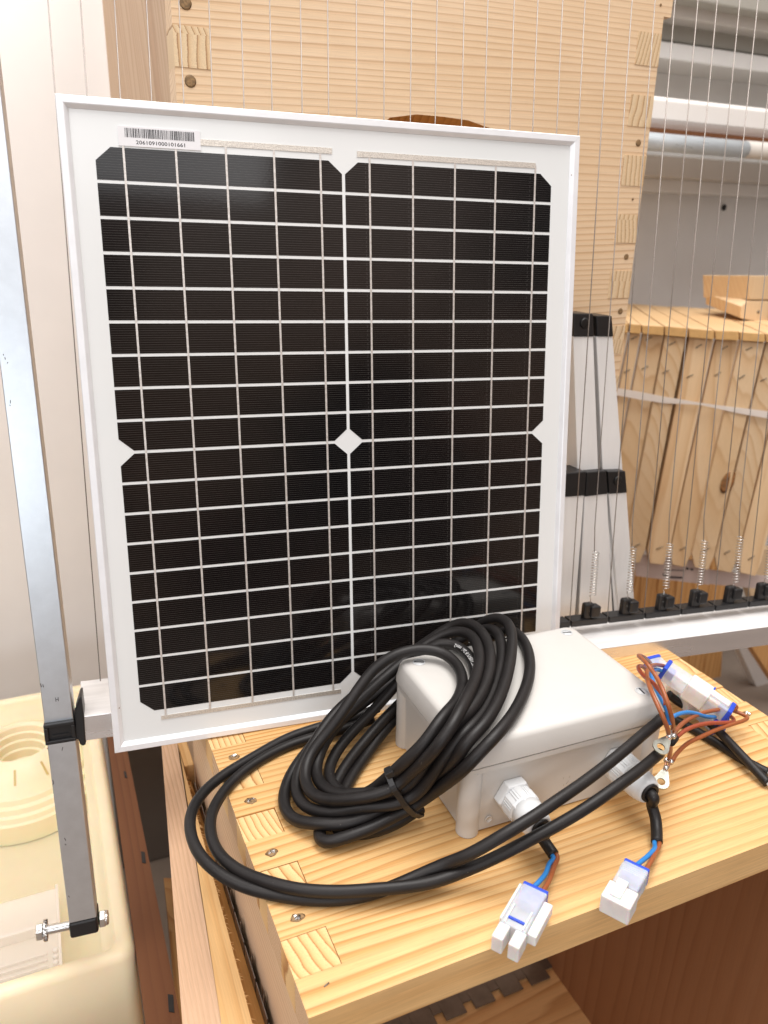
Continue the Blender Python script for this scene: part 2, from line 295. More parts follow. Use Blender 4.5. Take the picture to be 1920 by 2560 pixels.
# ------------------------------------------------------------------ mesh helpers
class MB:
    def __init__(s): s.v = []; s.f = []; s.mi = []; s.sm = []
    def add(s, vs, fs, mi=0, smooth=False):
        b = len(s.v); s.v += [tuple(map(float, p)) for p in vs]
        for i, f in enumerate(fs):
            s.f.append(tuple(b + k for k in f)); s.mi.append(mi[i] if isinstance(mi, list) else mi); s.sm.append(smooth)
        return s
    def box(s, a, b, mi=0):
        x0, y0, z0 = a; x1, y1, z1 = b
        v = [(x0, y0, z0), (x1, y0, z0), (x1, y1, z0), (x0, y1, z0), (x0, y0, z1), (x1, y0, z1), (x1, y1, z1), (x0, y1, z1)]
        # -z +z -y +x +y -x
        return s.add(v, [(0, 3, 2, 1), (4, 5, 6, 7), (0, 1, 5, 4), (1, 2, 6, 5), (2, 3, 7, 6), (3, 0, 4, 7)], mi)
    def hexa(s, bot, top, mi=0):
        n = len(bot)
        v = list(bot) + list(top)
        f = [tuple(range(n - 1, -1, -1)), tuple(range(n, 2 * n))] + [(i, (i + 1) % n, n + (i + 1) % n, n + i) for i in range(n)]
        return s.add(v, f, mi)
    def obox(s, c, ax, ay, az, mi=0):      # oriented box: centre + half axes
        c, ax, ay, az = map(np.array, (c, ax, ay, az))
        bot = [c - ax - ay - az, c + ax - ay - az, c + ax + ay - az, c - ax + ay - az]
        top = [p + 2 * az for p in bot]
        return s.hexa(bot, top, mi)
    def lathe(s, prof, c, axis, seg=32, mi=0, smooth=True, up=None, closed=False, a0=0.0):
        axis = np.array(axis, float); axis /= np.linalg.norm(axis)
        u = np.cross(axis, up if up is not None else ((0, 0, 1) if abs(axis[2]) < .9 else (1, 0, 0))); u = u / np.linalg.norm(u)
        w_ = np.cross(axis, u)
        c = np.array(c, float); n = len(prof)
        v = [c + axis * h + r * (math.cos(a) * u + math.sin(a) * w_) for (r, h) in prof for a in [a0 + 2 * math.pi * k / seg for k in range(seg)]]
        f = []
        for i in range(n if closed else n - 1):
            j = (i + 1) % n
            for k in range(seg):
                l = (k + 1) % seg
                f.append((i * seg + k, i * seg + l, j * seg + l, j * seg + k))
        if not closed:
            if prof[0][0] > 1e-6: f.append(tuple(range(seg - 1, -1, -1)))
            if prof[-1][0] > 1e-6: f.append(tuple((n - 1) * seg + k for k in range(seg)))
        return s.add(v, f, mi, smooth)
    def tube(s, pts, r, seg=12, mi=0, cap=True):
        P = [np.array(p, float) for p in pts]; n = len(P)
        T = []
        for i in range(n):
            d = P[min(i + 1, n - 1)] - P[max(i - 1, 0)]; T.append(d / (np.linalg.norm(d) + 1e-12))
        u = np.cross(T[0], (0, 0, 1) if abs(T[0][2]) < .9 else (1, 0, 0)); u /= np.linalg.norm(u)
        v = []
        for i in range(n):
            u = u - T[i] * (u @ T[i]); u /= np.linalg.norm(u); w_ = np.cross(T[i], u)
            rr = r[i] if hasattr(r, '__len__') else r
            v += [P[i] + rr * (math.cos(2 * math.pi * k / seg) * u + math.sin(2 * math.pi * k / seg) * w_) for k in range(seg)]
        f = [(i * seg + k, i * seg + (k + 1) % seg, (i + 1) * seg + (k + 1) % seg, (i + 1) * seg + k) for i in range(n - 1) for k in range(seg)]
        if cap: f += [tuple(range(seg - 1, -1, -1)), tuple((n - 1) * seg + k for k in range(seg))]
        return s.add(v, f, mi, True)
    def build(s, name, mats, parent=None, bevel=0.0, seg=2, origin=None, local=False):
        me = bpy.data.meshes.new(name)
        V = [Vector(p) for p in s.v]
        if parent is not None and not local:
            inv = parent.matrix_world.inverted(); V = [inv @ p for p in V]
        if parent is None and origin is not None:
            V = [p - Vector(origin) for p in V]
        me.from_pydata([tuple(p) for p in V], [], s.f)
        for m in (mats if isinstance(mats, (list, tuple)) else [mats]): me.materials.append(m)
        for p, mi, sm in zip(me.polygons, s.mi, s.sm): p.material_index = mi; p.use_smooth = sm
        import bmesh
        bm = bmesh.new(); bm.from_mesh(me)
        bmesh.ops.recalc_face_normals(bm, faces=bm.faces); bm.to_mesh(me); bm.free()
        o = bpy.data.objects.new(name, me); COL.objects.link(o)
        if parent is not None: o.parent = parent
        elif origin is not None: o.location = origin
        if bevel > 0:
            b = o.modifiers.new('bevel', 'BEVEL'); b.width = bevel; b.segments = seg; b.limit_method = 'ANGLE'; b.angle_limit = math.radians(35)
            b.harden_normals = False
        return o

def auto(o, ang=30):
    for p in o.data.polygons: p.use_smooth = True
    m_ = o.modifiers.new('sm', 'EDGE_SPLIT'); m_.split_angle = math.radians(ang)
def thing(name, label, cat, loc=(0, 0, 0), mat=None, group=None):
    o = bpy.data.objects.new(name, None); COL.objects.link(o); o.empty_display_size = 0.02
    if mat is not None: o.matrix_world = mat
    else: o.location = loc; o.matrix_world = Matrix.Translation(loc)
    o['label'] = label; o['category'] = cat
    if group: o['group'] = group
    return o
def tag(o, label, cat, group=None):
    o['label'] = label; o['category'] = cat
    if group: o['group'] = group
    return o
def structure(o): o['kind'] = 'structure'; return o

def spline(P, n=8):
    P = [np.array(p, float) for p in P]
    P = [2 * P[0] - P[1]] + P + [2 * P[-1] - P[-2]]
    out = []
    for i in range(1, len(P) - 2):
        a, b, c_, d = P[i - 1:i + 3]
        # centripetal Catmull-Rom
        t0 = 0; t1 = t0 + max(np.linalg.norm(b - a), 1e-6) ** .5; t2 = t1 + max(np.linalg.norm(c_ - b), 1e-6) ** .5; t3 = t2 + max(np.linalg.norm(d - c_), 1e-6) ** .5
        for k in range(n):
            t = t1 + (t2 - t1) * k / n
            A1 = (t1 - t) / (t1 - t0) * a + (t - t0) / (t1 - t0) * b; A2 = (t2 - t) / (t2 - t1) * b + (t - t1) / (t2 - t1) * c_
            A3 = (t3 - t) / (t3 - t2) * c_ + (t - t2) / (t3 - t2) * d
            B1 = (t2 - t) / (t2 - t0) * A1 + (t - t0) / (t2 - t0) * A2; B2 = (t3 - t) / (t3 - t1) * A2 + (t - t1) / (t3 - t1) * A3
            out.append((t2 - t) / (t2 - t1) * B1 + (t - t1) / (t2 - t1) * B2)
    out.append(P[-2])
    return out
def smooth_pts(P, it=2):
    P = [np.array(p) for p in P]
    for _ in range(it):
        P = [P[0]] + [(P[i - 1] + 2 * P[i] + P[i + 1]) / 4 for i in range(1, len(P) - 1)] + [P[-1]]
    return P
def slab(px, y, depth, fn=Yp):        # outline on a plane of constant y, extruded backwards
    a = [fn(u, v, y) for u, v in px]; b = [p + np.array((0, depth, 0)) for p in a]
    return a, b
def comb_outline(x0, x1, T, left, right, z0, z1, xtop=None, ztop=None):
    """outline of a finger-jointed board; left/right = spans taken by the neighbour's fingers"""
    P = []
    def side(xo, xi, spans):
        out = [(xo, z0)] ; cur = z0
        for p, q in sorted(spans):
            p = max(p, z0 + .0001); q = min(q, z1 - .0001)
            if q <= p: continue
            out += [(xo, p), (xi, p), (xi, q), (xo, q)]
        return out + [(xo, z1)]
    R_ = side(x1, x1 - T, right); L_ = side(x0, x0 + T, left)
    if xtop is not None: R_ = [p for p in R_ if p[1] <= ztop] + [(x1, ztop), (xtop, ztop), (xtop, z1)]
    return R_ + L_[::-1]
def text_mesh(txt, size, name, extr=0.0):
    c = bpy.data.curves.new(name, 'FONT'); c.body = txt; c.size = size; c.extrude = extr; c.resolution_u = 2; c.offset = size * .018
    o = bpy.data.objects.new(name, c); COL.objects.link(o)
    dg = bpy.context.evaluated_depsgraph_get(); me = bpy.data.meshes.new_from_object(o.evaluated_get(dg))
    V = [np.array(v.co) for v in me.vertices]; Fc = [tuple(p.vertices) for p in me.polygons]
    bpy.data.objects.remove(o); bpy.data.curves.remove(c); bpy.data.meshes.remove(me)
    return V, Fc

# ================================================================== SETTING
mb = MB(); mb.box((-3, -3, -0.62), (4, 3, -0.60)); structure(mb.build('floor', M['dark']))
mb = MB(); mb.box((-1.6, 0.86, -0.60), (0.62, 0.90, 1.9)); structure(mb.build('wall', M['wall']))

# grey cupboard on the right, behind everything
t = thing('cupboard', 'grey open cupboard with stepped rails behind the stacked hive frames', 'cupboard', (1.0, 1.05, -0.6))
YB = 1.05
def band(name, v0, v1, y, dy, mat, mb=None):
    """horizontal rail spanning the photo rows v0..v1 (at column 1800), front face at y"""
    z1 = Yp(1800, v0, y)[2]; z0 = Yp(1800, v1, y)[2]
    b = MB(); b.box((0.62, y, z0), (1.75, y + dy, z1)); return b.build(name, mat, t, bevel=0.003)
mb = MB(); mb.box((0.62, YB, -0.6), (1.75, YB + 0.02, 1.2)); mb.build('back_panel', M['cab'], t)
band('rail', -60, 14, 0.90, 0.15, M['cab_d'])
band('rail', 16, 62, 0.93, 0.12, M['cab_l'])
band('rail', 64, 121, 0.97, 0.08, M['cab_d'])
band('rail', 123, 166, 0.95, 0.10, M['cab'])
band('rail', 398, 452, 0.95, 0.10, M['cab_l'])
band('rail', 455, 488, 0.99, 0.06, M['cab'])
b = MB(); c0 = Yp(1810, 519, YB - 0.002); b.lathe([(0.0, 0), (0.006, 0), (0.006, 0.001), (0.0, 0.001)], c0, (0, -1, 0), 20); b.build('rail_hole', M['recess'], t)
b = MB(); b.box((1.75, 0.5, -0.6), (1.77, 1.07, 1.2)); b.build('side_panel', M['cab'], t)

y = 0.86
a = Yp(1800, 258, y); c_ = Yp(1800, 338, y)
b = MB(); zt, zb = a[2], c_[2]
b.hexa([(0.50, y, zt), (0.50, y - 0.006, zt - 0.006), (0.50, y - 0.006, zt - (zt - zb) * .68), (0.50, y + 0.004, zb), (0.50, y + .06, zb), (0.50, y + .06, zt)],
       [(1.7, y, zt), (1.7, y - 0.006, zt - 0.006), (1.7, y - 0.006, zt - (zt - zb) * .68), (1.7, y + 0.004, zb), (1.7, y + .06, zb), (1.7, y + .06, zt)])
tag(b.build('white_beam', M['white'], bevel=0.002, origin=(1.1, y, zb)), 'thick white lacquered beam crossing the grey cupboard, above the frosted tube', 'beam')
y = 0.84
z1 = Yp(1800, 346, y)[2]; z0 = Yp(1800, 391, y)[2]
r = (z1 - z0) / 2
t2 = thing('frosted_tube', 'bluish silver tube lying under the white beam', 'tube', (1.1, y, (z0 + z1) / 2))
b = MB(); b.tube([(0.5, y, (z0 + z1) / 2), (Yp(1862, 370, y)[0], y, (z0 + z1) / 2)], r, 28); b.build('sleeve', M['tube'], t2)
b = MB(); b.tube([(Yp(1862, 370, y)[0], y, (z0 + z1) / 2), (1.7, y, (z0 + z1) / 2)], r * 1.03, 28); b.build('end_sleeve', M['cab_l'], t2)
b = MB(); b.box((0.5, y + .01, z1 + 0.0005), (1.7, y + .05, z1 + 0.0085)); tag(b.build('shelf_lath', M['brown_and_shaded_wood'], origin=(1.1, y, z1)), 'thin brown wooden lath between the white beam and the tube', 'lath')

# ================================================================== TALL HIVE BODY behind the harp
TY = 0.375
xl = Yp(434, 120, TY)[0]; xr = Yp(1655, 80, TY)[0]
t = thing('tall_hive_body', 'tall pale pine hive body with finger joints and hand grip, standing behind the solar panel', 'hive body', (0.22, TY, -0.6))
# patches where the neighbour wall's end grain shows
PR = [(-80, -8), (81, 165), (240, 319), (391, 467), (538, 608), (677, 744), (812, 880)]
zs = [(Yp(1620, v1, TY)[2], Yp(1620, v0, TY)[2]) for v0, v1 in PR]
PLf = [(-108, -6 + -10), (65, 169)]
zl = [(Yp(470, v1, TY)[2], Yp(470, v0, TY)[2]) for v0, v1 in PLf]
zl += [(zl[1][0] - .055 * k, zl[1][1] - .055 * k) for k in range(1, 16)]
T_ = 0.026
top = 0.72
zs += [(zs[-1][0] - .05 * k, zs[-1][1] - .05 * k) for k in range(1, 12)]
def comb(b, xa, xb, spans, z0, z1, ya, yb, inv, mi):
    sp = sorted([(max(p, z0), min(q, z1)) for p, q in spans if q > z0 and p < z1])
    if inv:
        cur = z0; out = []
        for p, q in sp:
            if p > cur: out.append((cur, p))
            cur = q
        if cur < z1: out.append((cur, z1))
        sp = out
    for p, q in sp: b.box((xa, ya, p), (xb, yb, q), mi)
zstep = Yp(1665, 42, TY)[2]
ol = comb_outline(xl, xr, T_, zl, zs, -0.6, top, xr + .008, zstep)
b = MB(); b.hexa([(x_, TY, z_) for x_, z_ in ol], [(x_, TY + .025, z_) for x_, z_ in ol])
front = b.build('front_wall', [M['pine_tall'], M['pine_groove']], t)
b = MB(); comb(b, xr - T_, xr, zs, -0.6, Yp(1665, 42, TY)[2], TY - 0.0005, TY + .025, False, 0)
b.box((xr - T_, TY + .025, -0.6), (xr, TY + .40, top), 1); b.build('side_wall', [M['end_pale'], M['pine_tall_shade']], t)
b = MB(); comb(b, xl, xl + T_, zl, -0.6, top, TY - 0.0005, TY + .025, False, 0)
b.box((xl, TY + .025, -0.6), (xl + T_, TY + .43, top), 1); b.build('side_wall', [M['end_pale'], M['pine_tall_shade']], t)
# scalloped hand grip: a pocket (boolean cut into the front wall)
g0, g1, gm = Yp(958, 296, TY), Yp(1245, 318, TY), Yp(1060, 289, TY)
b = MB(); cx = (g0[0] + g1[0]) / 2; hw = (g1[0] - g0[0]) / 2 + .006; zt = gm[2] + 0.001
pr = [(-1, -.030), (-.97, -.012), (-.8, -.004), (-.4, 0.0), (0, 0.0), (.4, -.001), (.8, -.006), (.97, -.013), (1, -.030)]
f_ = [(cx + hw * a_, TY - .001, zt + c__) for a_, c__ in pr]; k_ = [(x_, TY + .017, z_ - .010) for x_, _, z_ in f_]
b.hexa(f_, k_); gr = b.build('hand_grip_cutter', [M['pine_tall'], M['pine_groove']])
for p in gr.data.polygons: p.material_index = 1
md = front.modifiers.new('grip', 'BOOLEAN'); md.object = gr; md.operation = 'DIFFERENCE'; md.solver = 'EXACT'; md.material_mode = 'INDEX'
dg = bpy.context.evaluated_depsgraph_get(); nm = bpy.data.meshes.new_from_object(front.evaluated_get(dg))
front.modifiers.clear(); front.data = nm; bpy.data.objects.remove(gr)
# the pocket: back board with the warm carved colour
# screws along the right edge, knots
b = MB()
for (u, v) in [(1596, 356), (1566, 480)]:
    pass
for (u, v, r) in [(476, 203, .0042), (464, 8, .0042), (1596, 357, .0030), (1566, 642, .0028), (1551, 778, .0030), (1652, 12, .0012), (1582, 498, .0012)]:
    c0 = Yp(u, v, TY - 0.0003)
    s2 = MB(); s2.lathe([(r, 0), (r * .7, .0002), (0, .0001)], c0, (0, -1, 0), 14); s2.build('screw_hole', M['hole'], t)

# ================================================================== STACKED FRAMES on the right
FY = 0.60
FP0 = Yp(1787, 826, FY); FN = np.array((.87, .49, 0.))
FT = Zp(1578, 758, FP0[2]) - Zp(1661, 812, FP0[2]); FU = FT / np.linalg.norm(FT)
def Fp(u, v, back=0.0): return hit(u, v, FP0 + FU * back, FN)
tops = [1540, 1572, 1604, 1661, 1721, 1787, 1849, 1914, 1975, 2040]
tv = [808, 810, 812, 816, 821, 826, 829, 833, 838, 843]
bots = [1440, 1470, 1502, 1560, 1614, 1670, 1725, 1782, 1840, 1900]
bv = [1385, 1388, 1395, 1402, 1408, 1412, 1418, 1425, 1432, 1440]
PL_LAB = ['leftmost hive frame, mostly hidden by the silver slats', 'second hive frame in the row, just right of the silver slats', 'pale hive frame at the left of the strapped row, with slanted staples',
          'hive frame just left of the widest dark gap in the strapped row', 'hive frame just right of the widest dark gap in the strapped row', 'streaky hive frame under the left end of the stacked blocks',
          'hive frame with a large brown knot low on its side bar', 'greyish hive frame near the right edge of the picture', 'last hive frame cut by the right edge of the picture']
for i in range(9):
    x0, x1, X0, X1 = tops[i], tops[i + 1], bots[i], bots[i + 1]
    g = 0.8
    t = thing('beekeeping_frame', PL_LAB[i], 'hive frame', tuple(Fp((X0 + X1) / 2, bv[i])), group='hive frames strapped together in a row')
    m_ = M['frame%d' % (i % 4)]
    dy_ = 0.004 * (i % 3) - 0.004
    hx = x1 - x0
    # top bar, with bevelled end
    pa = [(x0 + 1.4, tv[i] + random.uniform(-1, 1.5)), (x1 - 1.4, tv[i + 1] + random.uniform(-1, 1.5)), (x1 - 2.4, tv[i + 1] + 23), (x0 + 2.4, tv[i] + 23)]
    a_ = [Fp(u, v, -.010) for u, v in pa]; bk = [p + FT for p in a_]
    b = MB(); b.hexa(a_, bk)
    ob = b.build('top_bar', [M['frame_end'], M['frame_top']], t, bevel=0.0008)
    for p in ob.data.polygons:
        if abs(p.normal.x * FU[0] + p.normal.y * FU[1]) < .7: p.material_index = 1
    # side bar: slightly tapered lower end with clipped corners
    w_ = (X1 - X0)
    mid = 0.62
    xm0 = x0 + (X0 - x0) * mid; xm1 = x1 + (X1 - x1) * mid; vm = tv[i] + (bv[i] - tv[i]) * mid
    pa = [(x0 + g + 2, tv[i] + 24), (x1 - g - 2, tv[i + 1] + 24), (xm1 - 1.5, vm), (X1 + 4 - g, bv[i + 1] - 34), (X1 - 12, bv[i + 1]), (X0 + 12, bv[i]), (X0 + 4 + g, bv[i] - 34), (xm0 + 1.5, vm)]
    if i == 3: pa = [(p[0] - 4, p[1]) if k in (1, 2, 3, 4) else p for k, p in enumerate(pa)]
    a_ = [Fp(u, v, dy_) for u, v in pa]; bb = [p + FU * (.045 if i in (3, 4) else .010) for p in a_]
    b = MB(); b.hexa(a_, bb); b.build('side_bar', m_, t, bevel=0.0006)
    # bottom bar running back
    a_, bb = slab([(X0 + 16, bv[i] - 34), (X1 - 14, bv[i] - 34), (X1 - 14, bv[i] - 8), (X0 + 16, bv[i] - 8)], 0, 0, fn=lambda u, v, y: Fp(u, v, dy_ + (.046 if i in (3, 4) else .010))); bb = [p + FU * .2 for p in a_]
    b = MB(); b.hexa(a_, bb); b.build('bottom_bar', M['frame_top'], t)
    # staples
    for (fx, vv, sg) in [(0.5, tv[i] + 40, 1), (0.42, tv[i] + 112, 1), (0.5, bv[i] - 42, 1)]:
        k = (vv - tv[i]) / (bv[i] - tv[i])
        uu = (x0 + (X0 - x0) * k) * (1 - fx) + (x1 + (X1 - x1) * k) * fx + random.uniform(-6, 6)
        vv += random.uniform(-7, 7)
        p = Fp(uu - 8, vv + 4, dy_ - .0006); q = Fp(uu + 8, vv - 3 - random.uniform(0, 3), dy_ - .0006)
        s2 = MB(); s2.tube([p, q], 0.0007, 6); s2.build('staple', M['staple'], t)
    if i == 6:
        c0 = Fp(1820, 1205, dy_ - .0006)
        s2 = MB(); s2.lathe([(.0125, 0), (.009, .0002), (.004, .0004), (0, .0005)], c0, -FU, 22)
        s2.v = [(c0[0] + (x_ - c0[0]) * .8, c0[1] + (y_ - c0[1]) * .8, c0[2] + (z_ - c0[2]) * 1.35 + (x_ - c0[0]) * .6) for x_, y_, z_ in s2.v]
        s2.build('knot', M['knot'], t)
# strap round the frames
P = [(1536, 969, 987), (1600, 980, 999), (1660, 992, 1008), (1715, 1001, 1010), (1755, 1008, 1013), (1800, 1014, 1023), (1850, 1020, 1034), (1930, 1030, 1048)]
b = MB(); v = []
for (u, v0, v1) in P:
    a_ = Fp(u, v0, -.0065); c_ = Fp(u, v1, -.0065); v += [a_, c_, a_ + FU * .0012, c_ + FU * .0012]
n = len(P); f = []
for i in range(n - 1):
    j = 4 * i; k = j + 4; f += [(j, k, k + 1, j + 1), (j + 2, j + 3, k + 3, k + 2), (j, j + 2, k + 2, k), (j + 1, k + 1, k + 3, j + 3)]
f += [(0, 1, 3, 2), (4 * n - 4, 4 * n - 2, 4 * n - 1, 4 * n - 3)]
b.add(v, f); tag(b.build('strap', M['tape'], origin=tuple(Fp(1700, 1000, -.006))), 'white twisted strap round the row of hive frames', 'strap')

# loose bars stacked on the frames
YBAR = Zp(1905, 806, FP0[2] + .0006)[1]
def barstack(name, px, tail, mats, label):
    a_ = [Yp(u, v, YBAR) for u, v in px]; dv = Yp(*tail, YBAR + .11) - a_[0]
    b = MB(); b.hexa(a_, [p + dv for p in a_]); ob = b.build(name, mats, bevel=0.001, origin=tuple(np.mean(a_, 0)))
    ob.matrix_world = Matrix.Translation(ob.location)
    return tag(ob, label, 'wooden bar')
barstack('wooden_bar', [(1873, 689), (1990, 690), (1990, 750), (1873, 749)], (1757, 688), M['frame1'], 'square wooden bar with a pale sawn end, on top of the stacked frames')
ob = barstack('wooden_bar', [(1852, 766), (1868, 753), (1990, 753), (1990, 808), (1905, 806), (1852, 796)], (1764, 733), M['frame0'], 'lower wooden bar with a nail mark in its pale end, under the square bar')
b = MB(); b.lathe([(.0028, 0), (0, .0003)], Yp(1896, 780, YBAR - .0004), (0, -1, 0), 8); b.build('nail', M['staple'], ob)

# pink cards under the frames
a_ = [Fp(u, v, .02) for u, v in [(1585, 1385), (1773, 1405), (1773, 1462), (1589, 1440)]]
b = MB(); b.hexa(a_, [p + FU * .0015 for p in a_])
card = tag(b.build('paper_card', M['pinkpaper'], origin=tuple(a_[0])), 'pinkish paper card with dark print hanging below the hive frames', 'card')
card.matrix_world = Matrix.Translation(card.location)
b = MB()
for (u0, u1, v, h) in [(1672, 1706, 1443, 4), (1657, 1668, 1436, 6), (1715, 1722, 1421, 5), (1726, 1733, 1423, 5), (1660, 1712, 1425, 1.5)]:
    a_ = [Fp(u_, v_, .0188) for u_, v_ in [(u0, v - h / 2), (u1, v - h / 2 + 1.5), (u1, v + h / 2 + 1.5), (u0, v + h / 2)]]; b.hexa(a_, [p + FU * .0006 for p in a_])
b.build('print', M['ink'], card)
a_ = [Fp(u, v, .03) for u, v in [(1773, 1424), (1930, 1442), (1930, 1475), (1773, 1460)]]
b = MB(); b.hexa(a_, [p + FU * .001 for p in a_])
tag(b.build('paper_card', M['pinkpaper'], origin=tuple(a_[0])), 'second pinkish card strip under the frames, at the right edge', 'card')

# amber planks standing behind and below the frames
t = thing('plank_crate', 'amber wooden crate boards standing in shade under the hive frames', 'crate', tuple(Yp(1700, 1500, .87)))
us = [1560, 1606, 1650, 1694, 1740, 1778, 1822]
for i in range(len(us) - 1):
    pa = [(us[i], 1395), (us[i + 1] - 1.5, 1395), (us[i + 1] - 30, 1860), (us[i] - 29, 1860)]
    a_, bb = slab(pa, .86 + .003 * (i % 2), .02); b = MB(); b.hexa(a_, bb); b.build('plank', M['planks'], t, bevel=.001)
pa = [(1842, 1380), (1960, 1370), (1960, 1600), (1900, 1560)]
a_, bb = slab(pa, .90, .02); b = MB(); b.hexa(a_, bb); b.build('plank', M['frame2'], t)
pa = [(1868, 1600), (1990, 1600), (1990, 1790)]
a_, bb = slab(pa, .72, .02); b = MB(); b.hexa(a_, bb); tag(b.build('brace_board', M['planks'], origin=tuple(a_[0])), 'slanting brown board in shade at the right edge, below the beam', 'board')
b = MB(); pa = [(1838, 1600), (1868, 1600), (1960, 1765), (1930, 1800)]
a_, bb = slab(pa, .80, .02); b.hexa(a_, bb); tag(b.build('grey_post', M['cab'], origin=tuple(a_[0])), 'grey metal post in the dark gap right of the crate boards', 'post')

# ================================================================== SILVER SLATS with black caps
def slat(name, tl, tr, br, bl, y0, y1, capv, label, hole=None, group='aluminium slats with black end caps leaning on the hive body'):
    """outline corners at photo pixels; top at depth y0, foot at depth y1"""
    A = [Yp(*tl, y0), Yp(*tr, y0), Yp(*br, y1), Yp(*bl, y1)]
    t = thing(name, label, 'slat', tuple((A[2] + A[3]) / 2), group=group)
    k = capv
    C = [A[0], A[1], A[1] + (A[2] - A[1]) * k, A[0] + (A[3] - A[0]) * k]
    D = [C[3], C[2], A[2], A[3]]
    dn = np.array((0, .022, 0)); e = np.array((0, -.0012, 0))
    C = [C[0], C[1], C[2], C[3]]; D = [D[0], D[1], D[2] - (D[2] - D[3]) * .07, D[3] + (D[2] - D[3]) * .07]
    b = MB(); b.hexa([p for p in D], [p + dn for p in D]); b.build('tube', M['alu_white'], t, bevel=.0008)
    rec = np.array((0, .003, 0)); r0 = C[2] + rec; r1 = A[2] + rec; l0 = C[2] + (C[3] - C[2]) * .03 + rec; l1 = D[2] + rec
    b = MB(); b.hexa([l0, r0, r1 + (r1 - l1) * .25, l1], [p + dn * .6 for p in (l0, r0, r1 + (r1 - l1) * .25, l1)]); b.build('gap_shade_strip', M['black_pl'], t)  # black strip added to stand for the shadow gap between slats
    b = MB(); b.hexa([p + e for p in C], [p + dn - e for p in C]); b.build('end_cap', M['black_pl'], t, bevel=.001)
    if hole:
        c0 = Yp(*hole, y0 * (1) - .0018 + (y1 - y0) * k * .5)
        b = MB(); b.lathe([(.0048, 0), (.0034, .0004), (0, .0002)], c0, (0, -1, 0), 20); b.build('cap_hole', M['recess'], t)
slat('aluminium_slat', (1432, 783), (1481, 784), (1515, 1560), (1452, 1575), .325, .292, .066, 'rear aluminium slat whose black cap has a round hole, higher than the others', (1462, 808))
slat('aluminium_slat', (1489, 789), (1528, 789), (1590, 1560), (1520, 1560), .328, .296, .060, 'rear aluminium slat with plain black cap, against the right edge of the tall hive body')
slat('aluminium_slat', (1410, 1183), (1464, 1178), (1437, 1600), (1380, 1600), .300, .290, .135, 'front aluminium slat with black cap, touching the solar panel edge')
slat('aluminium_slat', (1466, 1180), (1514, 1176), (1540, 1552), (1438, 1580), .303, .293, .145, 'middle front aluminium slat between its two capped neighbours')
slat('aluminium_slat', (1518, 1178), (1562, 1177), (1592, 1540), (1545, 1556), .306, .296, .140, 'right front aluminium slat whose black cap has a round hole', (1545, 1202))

# ================================================================== HARP FRAME (beam, post, wires)
HP = PO - EN * 0.019
def Hh(u, v, back=0.0): return hit(u, v, HP - EN * back, EN)
mw = Matrix([[*np.array([EX[i], EY[i], EN[i]]), float(Hh(135, 1840)[i])] for i in range(3)] + [[0, 0, 0, 1]])
t = thing('wire_harp', 'aluminium harp frame strung with thin vertical wires behind the solar panel', 'wire harp', mat=mw)
# beam
A = Hh(203, 1792); B = Hh(1990, 1557.5)
Ab = Hh(208, 1850); Bb = Hh(1990, 1605)
dX = (B - A) / np.linalg.norm(B - A)
h = 0.0192
upv = np.cross(dX, EN); upv = -upv if upv[2] < 0 else upv; upv /= np.linalg.norm(upv)
bk = np.array((0.05, .998, 0.0)) * 0.050
A2 = A; B2 = A + dX * 0.72
b = MB(); b.hexa([A2 - upv * h, B2 - upv * h, B2, A2], [A2 - upv * h + bk, B2 - upv * h + bk, B2 + bk, A2 + bk]); cb_ = b.build('crossbar', [M['alu_lit_top'], M['alu_front']], t, bevel=.0006)
for p in cb_.data.polygons:
    if abs((mw.to_3x3() @ p.normal).z) < .5: p.material_index = 1
# post
c1 = (Hh(98, 1700) + Hh(172, 1700)) / 2; c2 = (Hh(174, 2308) + Hh(240.5, 2295)) / 2
dP = (c1 - c2) / np.linalg.norm(c1 - c2)
sx = np.cross(dP, EN); sx = sx if sx[0] > 0 else -sx
pw = .0097
topP = c2 + dP * 0.86
def pbox(b, a, c, w1=pw, d1=.0, d2=.019, mi=0):
    v0 = [a - sx * w1 - EN * d1, a + sx * w1 - EN * d1, a + sx * w1 - EN * d2, a - sx * w1 - EN * d2]
    v1 = [p + (c - a) for p in v0]; b.hexa(v0, v1, mi)
b = MB(); pbox(b, c2, topP); b.build('post', M['alu'], t, bevel=.0006)
b = MB(); ce = c2 - dP * .0135; pbox(b, ce, c2 - dP * .0001, pw + .0006, -.0006, .0196); b.build('end_cap', M['black_pl'], t, bevel=.0018)
b = MB(); rr_ = random.Random(5)
def onpost(u, v): return Hh(u, v, -.0001)
for (u0, v0, u1, v1) in [(139, 1744, 140, 1754), (145, 1743, 146, 1753), (139, 1749, 146, 1748)] + [(x_, y_, x_ + rr_.uniform(-2, 4), y_ + rr_.uniform(2, 9)) for x_, y_ in [(107, 1711), (101, 1709), (132, 1950), (134, 1957), (161, 2095), (162, 2110), (8, 885), (12, 893), (20, 905), (26, 1000), (24, 1012), (171, 2240), (118, 1870), (157, 1868)]]:
    p, q = onpost(u0, v0), onpost(u1, v1); b.tube([p, q], .00022, 5)
b.build('ink_mark', M['ink'], t)
